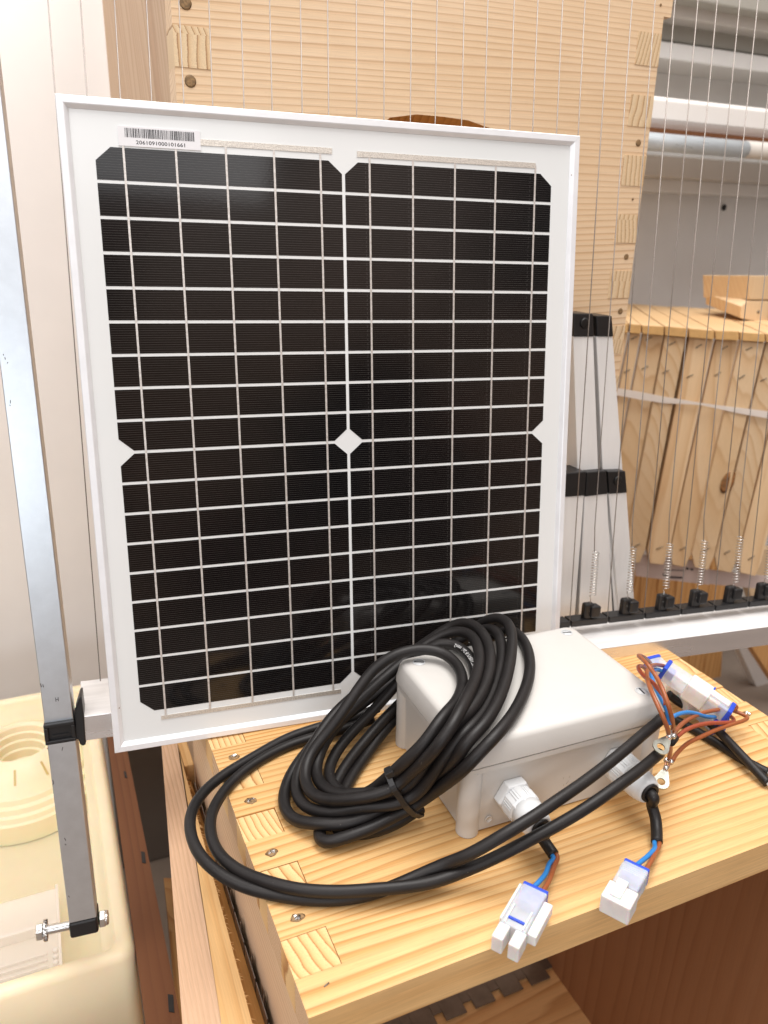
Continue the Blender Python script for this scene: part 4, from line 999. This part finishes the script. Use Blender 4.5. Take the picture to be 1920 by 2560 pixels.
# ================================================================== CABLES
def cr(name):
    return dict(R1=(900, 1500, .2939), C5=(450, 1700, .3315), C4=(400, 1500, .4581), K5=(1100, 1500, .4943), R3=(1580, 1620, .2049), N5=(1200, 1900, .3014))[name]
def seq(name, lst):
    ox, oy, k = cr(name); return [Zp(ox + k * u, oy + k * v, z) for u, v, z in lst]
R = .0039
def right(lst): return seq('R1', lst)[::-1]         # listed top -> tie, wanted tie -> top
def left(lst): return seq('C5', lst)                # listed top -> tie
S = [
 [(30, 655, .061), (150, 530, .074), (300, 450, .0785), (450, 412, .080), (600, 408, .080), (720, 438, .078), (820, 520, .077), (880, 620, .0765), (896, 740, .0765), (870, 870, .0765), (800, 1010, .0765), (690, 1140, .075), (560, 1270, .067), (430, 1395, .054), (340, 1485, .045), (285, 1550, .040)],
 [(560, 395, .0735), (720, 345, .077), (850, 372, .077), (950, 470, .0765), (1000, 600, .0755), (985, 720, .0750), (930, 850, .0755), (850, 980, .0755), (765, 1120, .0720), (630, 1270, .053), (485, 1410, .039), (385, 1560, .030), (334, 1642, .0265)],
 [(560, 375, .066), (640, 320, .074), (740, 275, .079), (860, 248, .0825), (960, 280, .084), (1025, 380, .084), (1040, 500, .0835), (1015, 640, .083), (970, 770, .0840), (905, 900, .0845), (820, 1040, .084), (700, 1190, .080), (585, 1320, .063), (465, 1440, .049), (370, 1540, .040), (318, 1610, .035)],
 [(640, 300, .064), (740, 235, .073), (820, 195, .079), (910, 178, .083), (1000, 215, .085), (1070, 300, .085), (1110, 420, .084), (1118, 560, .083), (1090, 700, .081), (1020, 860, .0795), (920, 1020, .078), (800, 1160, .074), (665, 1310, .062), (520, 1460, .047), (410, 1590, .035), (350, 1675, .029)],
 [(900, 300, .060), (980, 250, .068), (1060, 230, .075), (1140, 232, .080), (1195, 285, .081), (1215, 390, .079), (1210, 520, .078), (1180, 660, .0775), (1110, 810, .0765), (1010, 960, .076), (890, 1110, .0745), (750, 1280, .066), (605, 1430, .050), (475, 1590, .034), (385, 1740, .023)],
 [(860, 350, .056), (960, 260, .066), (1050, 190, .076), (1120, 150, .082), (1200, 142, .0855), (1270, 180, .086), (1302, 270, .085), (1300, 400, .083), (1275, 550, .0815), (1240, 700, .081), (1190, 850, .0805), (1110, 1000, .080), (1000, 1140, .078), (860, 1290, .068), (690, 1430, .050), (520, 1590, .031), (367, 1707, .0205)],
 [(980, 320, .050), (1140, 285, .060), (1280, 268, .070), (1385, 300, .075), (1440, 400, .0755), (1455, 560, .0755), (1450, 660, .0755), (1400, 790, .0758), (1330, 950, .076), (1230, 1080, .077), (1100, 1210, .076), (960, 1350, .066), (820, 1470, .052), (660, 1590, .036), (510, 1710, .022), (402, 1785, .0145)],
]
A_ = [   # left halves, top -> round the left -> back to the tie
 [(1240, 250, .050), (1130, 380, .032), (1015, 510, .024), (950, 620, .019), (925, 730, .016), (950, 840, .015), (1030, 905, .017), (1160, 935, .021), (1300, 925, .025), (1440, 880, .030)],
 [(1560, 150, .030), (1400, 290, .022), (1250, 430, .017), (1150, 560, .013), (1100, 690, .010), (1125, 810, .008), (1200, 880, .009), (1320, 900, .014), (1450, 880, .020)],
 [(1350, 130, .045), (1230, 280, .034), (1120, 410, .026), (1050, 520, .020), (1005, 640, .016), (1015, 740, .014), (1070, 820, .015), (1160, 870, .019), (1290, 885, .024), (1430, 845, .030)],
 [(1290, 120, .036), (1180, 230, .029), (1080, 380, .023), (960, 540, .016), (885, 670, .011), (855, 800, .008), (880, 920, .008), (960, 985, .010), (1090, 1010, .013), (1250, 1000, .018), (1430, 940, .024)],
 [(1150, 290, .026), (1090, 380, .020), (1000, 490, .014), (900, 600, .009), (815, 730, .006), (765, 860, .0045), (772, 980, .0045), (830, 1055, .005), (930, 1095, .007), (1080, 1115, .010), (1250, 1085, .013), (1400, 1035, .017), (1520, 970, .021)],
 [(1560, 290, .018), (1400, 450, .011), (1270, 600, .008), (1190, 730, .006), (1150, 860, .0045), (1100, 990, .004), (1045, 1110, .0038), (1025, 1190, .004), (1070, 1245, .0055), (1170, 1225, .008), (1330, 1140, .012), (1480, 1050, .016)],
 [(1560, 370, .010), (1440, 520, .0045), (1320, 680, .004), (1230, 810, .0036), (1190, 920, .0036), (1170, 1040, .0036), (1160, 1120, .0036), (1200, 1170, .0038), (1320, 1175, .0045), (1470, 1140, .007), (1600, 1070, .011)],
]
order = [1, 0, 2, 3, 4, 5, 6]
amap = {0: 0, 2: 2, 3: 3, 4: 4, 5: 5, 6: 6, 1: 1}
chain = []
for i, si in enumerate(order):
    chain += right(S[si]); chain += left(A_[amap[si]])
chain += seq('R1', [(425, 1810, .0115), (520, 1765, .0110)])
pts = smooth_pts(spline(chain, 7), 16)
# keep strands off each other, off the box and off the board: relax a few times
P = np.array(pts); n = len(P)
def push_out(P):
    Q = P.copy()
    Q[:, 2] = np.maximum(Q[:, 2], R + .0001)
    # box (world axes are close to the box axes)
    ca, sa = math.cos(-yaw), math.sin(-yaw)
    lx = (Q[:, 0] - .2015) * ca - (Q[:, 1] - .1275) * sa; ly = (Q[:, 0] - .2015) * sa + (Q[:, 1] - .1275) * ca
    ins = (np.abs(lx) < BX + R) & (np.abs(ly) < BY + R) & (Q[:, 2] < BZ + R)
    for i in np.where(ins)[0]:
        ex_ = BX + R - abs(lx[i]); ey_ = BY + R - abs(ly[i]); ez_ = BZ + R - Q[i, 2]
        m = min(ex_, ey_, ez_)
        if m == ez_: Q[i, 2] = BZ + R
        elif m == ex_: d = math.copysign(ex_, lx[i]); Q[i, 0] += d * math.cos(yaw); Q[i, 1] += d * math.sin(yaw)
        else: d = math.copysign(ey_, ly[i]); Q[i, 0] -= d * math.sin(yaw); Q[i, 1] += d * math.cos(yaw)
    # panel front
    dist = (Q - PO) @ EN
    over = np.maximum(0, R + .0005 - dist); Q += over[:, None] * EN
    return Q
seglen = np.r_[0, np.cumsum(np.linalg.norm(np.diff(P, axis=0), axis=1))]
for it in range(45):
    D = np.zeros_like(P)
    diff = P[:, None, :] - P[None, :, :]; dist = np.linalg.norm(diff, axis=2) + 1e-9
    near = (dist < 2 * R * .97) & (np.abs(seglen[:, None] - seglen[None, :]) > .03)
    ii, jj = np.where(near)
    wgt = (2 * R * .97 - dist[ii, jj]) / dist[ii, jj] * .22
    np.add.at(D, ii, diff[ii, jj] * wgt[:, None])
    cnt = np.bincount(ii, minlength=n).clip(1)
    D /= np.sqrt(cnt)[:, None]
    P = P + D
    P[1:-1] = P[1:-1] * .5 + (P[:-2] + P[2:]) * .25
    P = push_out(P)
for _ in range(22): P[1:-1] = P[1:-1] * .5 + (P[:-2] + P[2:]) * .25
pts = [p for p in P]
b = MB(); b.tube(pts, R, 14)
t = thing('coiled_cable', 'coil of black rubber cable held by a tie, leaning over the grey junction box', 'cable', (.12, .12, 0))
b.build('cable', M['rubber'], t)
# printed text on one strand
S3 = right(S[1])
def print_on(ptsc, txt, size, start, ang_to):
    P_ = [np.array(p) for p in spline(ptsc, 10)]
    L = np.r_[0, np.cumsum([np.linalg.norm(P_[i + 1] - P_[i]) for i in range(len(P_) - 1)])]
    V, Fc = text_mesh(txt, size, 'print_text'); out = []
    for v_ in V:
        s_ = start + v_[0]; i = min(max(np.searchsorted(L, s_) - 1, 0), len(P_) - 2); f_ = (s_ - L[i]) / (L[i + 1] - L[i])
        p = P_[i] * (1 - f_) + P_[i + 1] * f_; T_v = P_[min(i + 2, len(P_) - 1)] - P_[max(i - 1, 0)]; T_v /= np.linalg.norm(T_v)
        cdir = CAMD = ang_to - p; cdir = cdir - T_v * (cdir @ T_v); cdir /= np.linalg.norm(cdir); sd = np.cross(cdir, T_v)
        a_ = (v_[1] - size * .35) / R
        out.append(p + (R + .00012) * (math.cos(a_) * cdir + math.sin(a_) * sd))
    return out, Fc
# the strand follows the relaxed curve: find the piece nearest the designed strand 2
target = seq('R1', [(850, 372, .077)])[0]; end_ = seq('R1', [(950, 600, .0755)])[0]
idx = 0
i0 = idx * 7; sub = pts[i0: i0 + len(S[1]) * 7]
sub = sub[::1]
k1 = int(np.argmin([np.linalg.norm(p - end_) for p in sub])); k0 = int(np.argmin([np.linalg.norm(p - target) for p in sub]))
lo_, hi_ = max(0, min(k0, k1) - 2), min(len(sub), max(k0, k1) + 22)
try:
    out, Fc = print_on(sub[lo_:hi_], 'IMC H05VV-F 2x1 mm2', .0036, .002, np.array((CAM[0] - .0, CAM[1], CAM[2])))
    b = MB(); b.add(out, Fc); b.build('cable_print', M['print'], t)
except Exception as e:
    print('print failed', e)

# zip tie round the bundle
c0 = Zp(1004, 2008, .026)
ti = [k for k in range(n) if np.linalg.norm(P[k] - c0) < .032]
dirs_ = []
loc_ = []
tie_idx = []
acc = 0
for si in order:
    tie_idx.append(acc * 7); acc += len(S[si]) + len(A_[amap[si]])
tie_idx.append(len(P) - 1)
tp = np.array([P[min(k + 2, n - 1)] for k in tie_idx]); 
axis = np.zeros(3)
for k in tie_idx[1:-1]: axis += P[k + 6] - P[k - 6]
axis /= np.linalg.norm(axis)
cen = tp.mean(0)
u_ = np.cross(axis, (0, 0, 1)); u_ /= np.linalg.norm(u_); w_ = np.cross(axis, u_)
# cross-section hull of strands at the plane
cs = []
for k in tie_idx:
    best = None
    for j in range(max(0, k - 25), min(n, k + 25)):
        d = abs((P[j] - cen) @ axis)
        if best is None or d < best[0]: best = (d, j)
    q = P[best[1]] - cen; cs.append((q @ u_, q @ w_))
circ = []
for (a_, c_) in cs:
    for k in range(16): circ.append((a_ + (R + .0006) * math.cos(k * math.pi / 8), c_ + (R + .0006) * math.sin(k * math.pi / 8)))
circ = sorted(set(circ))
def hull(p):
    def half(pp):
        h = []
        for q in pp:
            while len(h) > 1 and (h[-1][0] - h[-2][0]) * (q[1] - h[-2][1]) - (h[-1][1] - h[-2][1]) * (q[0] - h[-2][0]) <= 0: h.pop()
            h.append(q)
        return h[:-1]
    return half(p) + half(p[::-1])
hp = hull(circ)
b = MB(); rings = []
for (off, gr) in [(-.0019, 0), (.0019, 0), (.0019, .0011), (-.0019, .0011)]:
    cx_ = np.mean([q[0] for q in hp]); cy_ = np.mean([q[1] for q in hp]); rg = []
    for q in hp:
        d = np.array((q[0] - cx_, q[1] - cy_)); d = d / np.linalg.norm(d) * gr
        rg.append(cen + axis * off + u_ * (q[0] + d[0]) + w_ * (q[1] + d[1]))
    rings.append(rg)
m = len(hp); v = [p for r_ in rings for p in r_]; f = [(i * m + k, i * m + (k + 1) % m, ((i + 1) % 4) * m + (k + 1) % m, ((i + 1) % 4) * m + k) for i in range(4) for k in range(m)]
b.add(v, f)
hk = max(range(m), key=lambda k: rings[2][k] @ np.array((-.6, -.3, .6)))
pk = rings[2][hk]; 
b.obox(pk, axis * .0027, u_ * .0028, w_ * .0020)
tz = thing('cable_tie', 'black plastic cable tie pinching the coil of cable in front of the junction box', 'cable tie', tuple(cen)); b.build('band', M['black_pl'], tz, bevel=.0004)

# two power leads sweeping round the left
def lead(lst, r=.0036, n_=10): return smooth_pts(spline(lst, n_), 4), r
C1 = seq('C4', [(1190, 590, .010), (1060, 640, .009), (960, 668, .006), (880, 690, .0045), (700, 752, .0035), (500, 862, .0035), (330, 968, .0040), (225, 1065, .0050), (168, 1175, .0060), (172, 1290, .0060), (225, 1400, .0055), (320, 1490, .0045), (450, 1560, .0036), (600, 1602, .0036), (800, 1632, .0036), (1000, 1632, .0036), (1200, 1590, .0050)]) \
   + seq('K5', [(0, 1345, .015), (150, 1285, .026), (300, 1200, .036), (450, 1110, .042), (600, 1010, .046), (750, 905, .049), (900, 788, .053), (1040, 668, .056), (1135, 590, .058)])
C2 = seq('C4', [(1160, 650, .006), (1020, 700, .006), (930, 725, .006), (850, 745, .0045), (700, 795, .0036), (560, 865, .0036), (430, 958, .0036), (335, 1065, .0040), (280, 1180, .0050), (283, 1300, .0055), (335, 1400, .0060), (430, 1475, .0065), (560, 1530, .0080), (750, 1578, .0098), (950, 1592, .0105), (1150, 1582, .0110)]) \
   + seq('K5', [(-60, 1432, .0110), (150, 1360, .014), (300, 1292, .021), (450, 1215, .029), (600, 1135, .035), (750, 1045, .042), (900, 940, .047), (1010, 860, .048), (1110, 775, .047)])
ends = []
for L_, nm_, lab_ in [(C1, 'power_lead', 'black lead sweeping outermost round the left, ending high at the junction box corner'), (C2, 'power_lead', 'black lead inside the outer one, ending lower beside the ring terminal')]:
    pp, r_ = lead(L_)
    b = MB(); b.tube(pp, r_, 14); t = thing(nm_, lab_, 'cable', tuple(pp[len(pp) // 2]), group='pair of black leads sweeping round the left'); b.build('sheath', M['rubber'], t)
    ends.append(pp[-1])
# black leads on the right
for (l_, lab_, zz) in [([(440, 560, .018), (560, 655, .012), (700, 740, .008), (850, 850, .0075), (1000, 960, .0095), (1150, 1110, .0105), (1320, 1290, .0095), (1500, 1480, .007), (1655, 1650, .004)], 'black lead on the right, crossing over the other and ending nearer the front', 0),
                   ([(450, 830, .0040), (560, 890, .0035), (720, 975, .0033), (900, 1080, .0033), (1100, 1200, .0033), (1300, 1330, .0033), (1500, 1440, .0033), (1660, 1520, .0033)], 'black lead on the right, lying flat below the crossing one', 0)]:
    pp = smooth_pts(spline(seq('R3', l_), 8), 2)
    b = MB(); b.tube(pp, .0033, 14); t = thing('tail_lead', lab_, 'cable', tuple(pp[-1]), group='two crossing black leads at the right'); b.build('sheath', M['rubber'], t)
    d = pp[-1] - pp[-3]; d /= np.linalg.norm(d); s2 = MB(); s2.lathe([(.0013, 0), (.0013, .0035), (0, .0035)], pp[-1] - d * .0005, d, 12); s2.build('core', M['grey_gland'], t)

# gland pigtails with blue and brown cores
def pigtail(gp, jacket, blue, brown, lab):
    t = thing('pigtail_cable', lab, 'cable', tuple(gp), group='short cables coming out of the glands')
    pp = smooth_pts(spline([gp, gp + np.array((0, -.0075, -.0008))] + seq('N5', jacket)[1:], 10), 2)
    b = MB(); b.tube(pp, .0036, 16); 
    b.build('jacket', M['rubber'], t)
    e = pp[-1]; d = e - pp[-4]; d /= np.linalg.norm(d); sd = np.cross(d, (0, 0, 1)); sd /= np.linalg.norm(sd)
    for l_, m_, sg, nm_ in [(blue, 'blue', -1, 'blue_wire'), (brown, 'brown', 1, 'brown_wire')]:
        q = [e - d * .004 + sd * sg * -.0014, e + d * .002 + sd * sg * -.0014] + seq('N5', l_)
        b = MB(); b.tube(smooth_pts(spline(q, 8), 1), .00145, 12); b.build(nm_, M[m_], t)
pigtail(g1, [(455, 560, .020), (500, 620, .012), (555, 705, .0075), (610, 785, .006)], [(575, 860, .006), (545, 940, .007), (490, 1010, .008), (440, 1060, .008), (415, 1090, .008)], [(615, 880, .0055), (585, 970, .007), (545, 1050, .008), (500, 1115, .008), (480, 1145, .008)], 'short black cable from the left gland, ending in the connector lying on the board edge')
pigtail(g2, [(1375, 265, .024), (1425, 370, .016), (1455, 480, .010), (1465, 580, .0065), (1467, 680, .0050)], [(1450, 730, .006), (1400, 790, .008), (1340, 840, .009), (1290, 880, .010), (1270, 900, .010)], [(1460, 760, .0055), (1430, 820, .008), (1395, 880, .009), (1360, 940, .010), (1345, 965, .010)], 'short black cable from the right gland, ending in the smaller connector')

# ------------------------------------------------------------------ connectors
def connector(back, tip, width, height, lab, kind, upn=(0, 0, 1), group='milky nylon plug connectors'):
    back = np.array(back); tip = np.array(tip); d = tip - back; L = np.linalg.norm(d); d /= L
    upn = np.array(upn, float); s_ = np.cross(d, upn); s_ /= np.linalg.norm(s_); u = np.cross(s_, d)
    t = thing('wire_connector', lab, 'connector', tuple(back), group=group)
    hw, hh = width / 2, height / 2
    # blue seal plate
    b = MB(); b.obox(back + d * .0006, d * .0014, s_ * hw * .98, u * hh * .93); b.obox(back + d * .0062, d * .0045, s_ * hw * .80, u * hh * .66); b.build('seal_plate', M['cap'], t, bevel=.0007, seg=3)
    if kind == 'plug':
        b = MB(); b.obox(back + d * L * .30, d * L * .28, s_ * hw * .98, u * hh * .92); b.build('rear_housing', M['nylon'], t, bevel=.0012, seg=3)
        b = MB(); b.obox(back + d * L * .80, d * L * .20, s_ * hw * 1.12, u * hh * 1.02); b.build('front_shell', M['nylon2'], t, bevel=.0010, seg=3)
        b = MB(); b.obox(back + d * L * .72 + u * hh * 1.10 + s_ * hw * .2, d * L * .20, s_ * hw * .42, u * hh * .16); b.build('latch', M['nylon2'], t, bevel=.0005)
        for sg in (-.5, .5):
            s2 = MB(); s2.obox(back + d * L * .70 + s_ * hw * sg, d * L * .24, s_ * hw * .14, u * hh * .25); s2.build('contact_pin', M['zinc'], t)
        for k in range(4):
            s2 = MB(); s2.obox(back + d * (.0042 + .0014 * k), d * .0003, s_ * hw * .99, u * hh * .94); s2.build('seal_rib', M['nylon'], t)
    else:
        b = MB(); b.obox(back + d * L * .40, d * L * .37, s_ * hw * .98, u * hh * .95); b.build('rear_housing', M['nylon'], t, bevel=.0010, seg=3)
        b = MB(); b.obox(back + d * L * .42 - s_ * hw * 1.28 + u * hh * .1, d * L * .30, s_ * hw * .36, u * hh * .55); b.build('side_latch', M['nylon2'], t, bevel=.0008)
        b = MB(); b.obox(back + d * L * .40 + s_ * hw * 1.05, d * L * .33, s_ * hw * .10, u * hh * 1.02); b.build('side_wing', M['nylon2'], t, bevel=.0005)
        b = MB()
        for sg in (-.62, .62): b.obox(back + d * L * .88 + s_ * hw * sg, d * L * .13, s_ * hw * .42, u * hh * .84)
        b.build('socket_finger', M['nylon2'], t, bevel=.0008)
        for sg in (-.62, .62):
            s2 = MB(); s2.obox(back + d * L * .9 + s_ * hw * sg + u * hh * .1, d * L * .1, s_ * hw * .24, u * hh * .50); s2.obox(back + d * L * .62 + s_ * hw * sg, d * L * .22, s_ * hw * .12, u * hh * .2); s2.build('contact_pin', M['zinc'], t)
            s2 = MB(); s2.obox(back + d * L * .60 + s_ * hw * sg * 1.1 + u * hh * 1.0, d * L * .16, s_ * hw * .07, u * hh * .12); s2.build('ridge', M['nylon2'], t, bevel=.0003)
        s2 = MB(); s2.obox(back + d * L * .66 + u * hh * 1.0, d * .0007, s_ * hw * .62, u * hh * .12); s2.build('blue_tab', M['cap'], t, bevel=.0003)
    return t
bk1 = Zp(1338, 2236, .0085); tp1 = Zp(1262, 2372, .0078)
connector(bk1, bk1 + (tp1 - bk1) * 1.0, .0150, .0125, 'milky nylon connector with a blue tab, nearest the front, overhanging the board edge', 'socket')
bk2 = Zp(1590, 2178, .0085); tp2 = Zp(1535, 2276, .0080)
connector(bk2, tp2, .0150, .0120, 'milky nylon connector with blue seal, on the board edge under the right gland', 'plug')
# joined pairs at the right, resting over the leads
def pair(a, c, width, lab):
    a = np.array(a); c = np.array(c); d = (c - a); L = np.linalg.norm(d); d /= L
    s_ = np.cross(d, (0, 0, 1)); s_ /= np.linalg.norm(s_); u = np.cross(s_, d); hw = width / 2
    t = thing('joined_connector', lab, 'connector', tuple((a + c) / 2), group='joined connector pairs behind the junction box corner')
    for e, sg in ((a, 1), (c, -1)):
        b = MB(); b.obox(e + d * sg * .0006, d * .0017, s_ * hw * 1.02, u * .0066); b.obox(e + d * sg * .0055, d * .003, s_ * hw * .60, u * .0034); b.build('seal_plate', M['cap'], t, bevel=.0009, seg=3)
    b = MB(); b.obox(a + d * L * .22, d * L * .20, s_ * hw * .97, u * .0060); b.build('plug_housing', M['nylon'], t, bevel=.0012, seg=3)
    b = MB(); b.obox(a + d * L * .52, d * L * .16, s_ * hw * 1.22, u * .0074); b.build('collar_shell', M['nylon2'], t, bevel=.0016, seg=3)
    b = MB(); b.obox(a + d * L * .80, d * L * .17, s_ * hw * .97, u * .0060); b.build('socket_housing', M['nylon'], t, bevel=.0012, seg=3)
    b = MB(); b.obox(a + d * L * .74 + u * .0068 , d * L * .20, s_ * hw * .50, u * .0012); b.build('latch', M['nylon2'], t, bevel=.0005)
    s2 = MB(); s2.obox(a + d * L * .68 - s_ * hw * .9 + u * .0066, d * .0006, s_ * hw * .35, u * .0007); s2.build('blue_tab', M['cap'], t, bevel=.0002)
a1 = Zp(1660, 1674, .040); c1_ = Zp(1822, 1784, .021)
pair(a1, c1_, .0150, 'upper joined pair of milky connectors with blue ends, right of the junction box')
a2 = Zp(1628, 1655, .022); c2_ = Zp(1800, 1815, .0095)
pair(a2, c2_, .0140, 'lower joined pair of milky connectors, half hidden beneath the upper pair')

# ------------------------------------------------------------------ loose brown and blue wires, ring terminals
def wire(lst, m, lab, r=.0015, name='loose_wire'):
    pp = smooth_pts(spline(seq('R3', lst), 8), 2)
    b = MB(); b.tube(pp, r, 12); o = b.build(name, M[m], origin=tuple(pp[0])); tag(o, lab, 'wire', 'loose wires beside the junction box corner')
wire([(452, 1345, .022), (468, 1250, .034), (462, 1120, .050), (425, 960, .066), (355, 790, .075), (272, 610, .080), (205, 450, .081), (180, 310, .076), (225, 225, .066), (300, 205, .054), (385, 218, .043)], 'brown', 'brown wire rising from the lower ring terminal to the upper connector pair')
wire([(500, 1015, .052), (492, 880, .066), (440, 690, .078), (370, 500, .084), (290, 340, .086), (200, 215, .090), (125, 135, .088), (82, 98, .084), (110, 95, .074), (170, 130, .054), (225, 180, .034)], 'brown', 'brown wire with the highest loop, arching over the box corner')
wire([(410, 700, .074), (345, 545, .078), (260, 430, .079), (160, 355, .078), (95, 280, .078), (78, 232, .074), (115, 220, .064), (165, 250, .048), (215, 230, .032)], 'redbrown', 'red-brown wire making a small loop over the box lid')
wire([(462, 930, .062), (425, 760, .071), (355, 620, .076), (285, 480, .077), (238, 350, .074), (250, 290, .058), (300, 262, .050), (350, 275, .043)], 'blue', 'blue wire running between the brown wires to the upper connector pair')
wire([(510, 1045, .044), (600, 935, .040), (750, 835, .035), (900, 782, .030), (1080, 745, .025), (1215, 708, .0225), (1275, 716, .020), (1262, 742, .019), (1190, 752, .018)], 'brown', 'brown wire curving right to the end of the connector pairs, uppermost one')
wire([(496, 1370, .020), (530, 1310, .021), (600, 1230, .022), (700, 1150, .022), (850, 1080, .022), (1050, 990, .020), (1250, 922, .018), (1375, 880, .016), (1405, 845, .015), (1340, 805, .015), (1225, 762, .016)], 'brown', 'brown wire forming the widest loop on the right, above the wood')
wire([(530, 1100, .040), (650, 1005, .036), (800, 943, .031), (950, 916, .027), (1100, 912, .022), (1220, 905, .017), (1240, 870, .014), (1180, 815, .013)], 'redbrown', 'red-brown wire between the two brown loops on the right')
wire([(505, 832, .046), (600, 796, .043), (700, 786, .039), (800, 805, .034), (900, 835, .028), (1010, 842, .021)], 'blue', 'blue wire crossing right below the connector pairs')
def ring(cu, cv, z, tu, tv_, tz, lab, r=.0052):
    c = Zp(cu, cv, z); e = Zp(tu, tv_, tz); d = (e - c); L = np.linalg.norm(d); d /= L
    nrm = CAM - c; nrm = nrm - d * (nrm @ d); nrm /= np.linalg.norm(nrm); s_ = np.cross(d, nrm)
    t = thing('ring_terminal', lab, 'terminal', tuple(c), group='ring terminals crimped on brown wires')
    n_ = 40; ro = []; ri = []
    for k in range(n_):
        a_ = 2 * math.pi * k / n_; ca, sa = math.cos(a_), math.sin(a_)
        rad = r
        if ca > .55: rad = r * (1 + 1.15 * (ca - .55) / .45)
        o_ = c + d * ca * rad + s_ * sa * (r if ca < .55 else r * sa and r); 
        if ca > .55: o_ = c + d * ca * rad + s_ * sa * r * 1.0
        ro.append(o_); ri.append(c + r * .50 * (ca * d + sa * s_))
    h = nrm * .0005
    v = [p + h for p in ro] + [p + h for p in ri] + [p - h for p in ro] + [p - h for p in ri]; f = []
    for k in range(n_):
        l = (k + 1) % n_
        f += [(k, l, n_ + l, n_ + k), (2 * n_ + k, 3 * n_ + k, 3 * n_ + l, 2 * n_ + l), (k, 2 * n_ + k, 2 * n_ + l, l), (n_ + k, n_ + l, 3 * n_ + l, 3 * n_ + k)]
    b = MB(); b.add(v, f); b.build('tongue', M['zinc'], t)
    for k_, (q0, q1) in enumerate([(1.9, 3.0)]):
        b = MB(); b.lathe([(.0016, 0), (.0019, .0006), (.0019, .0030), (.0016, .0034)], c + d * r * q0, d, 16); b.build('crimp_barrel', M['steel'], t)
    b = MB()
    for o2 in (-.0009, .0009): b.tube([c + d * r * 1.75 + s_ * o2, c + d * r * 3.6 + s_ * o2 * 1.4], .0008, 8)
    b.build('copper_strand', M['copper'], t)
    for o2 in (-.0015, .0017):
        b = MB(); b.lathe([(.0017, 0), (.0018, .0004), (.0018, .0020), (.0017, .0024)], c + d * (L - .0028) + s_ * o2, d, 12); b.build('insulation_crimp', M['steel'], t)
ring(1653, 1955, .013, 1673, 1898, .020, 'lower ring terminal hanging over the right gland, on the brown wires')
ring(1652, 1868, .055, 1681, 1832, .058, 'upper ring terminal with a dark hole, over the black lead end')
c0, c1_ = seq('R3', [(482, 1155, .050), (528, 1098, .047)]); b = MB(); b.tube([c0, c1_], .0024, 14)
tag(b.build('heat_shrink', M['rubber'], origin=tuple(c0)), 'small black sleeve behind the upper ring terminal', 'sleeve')
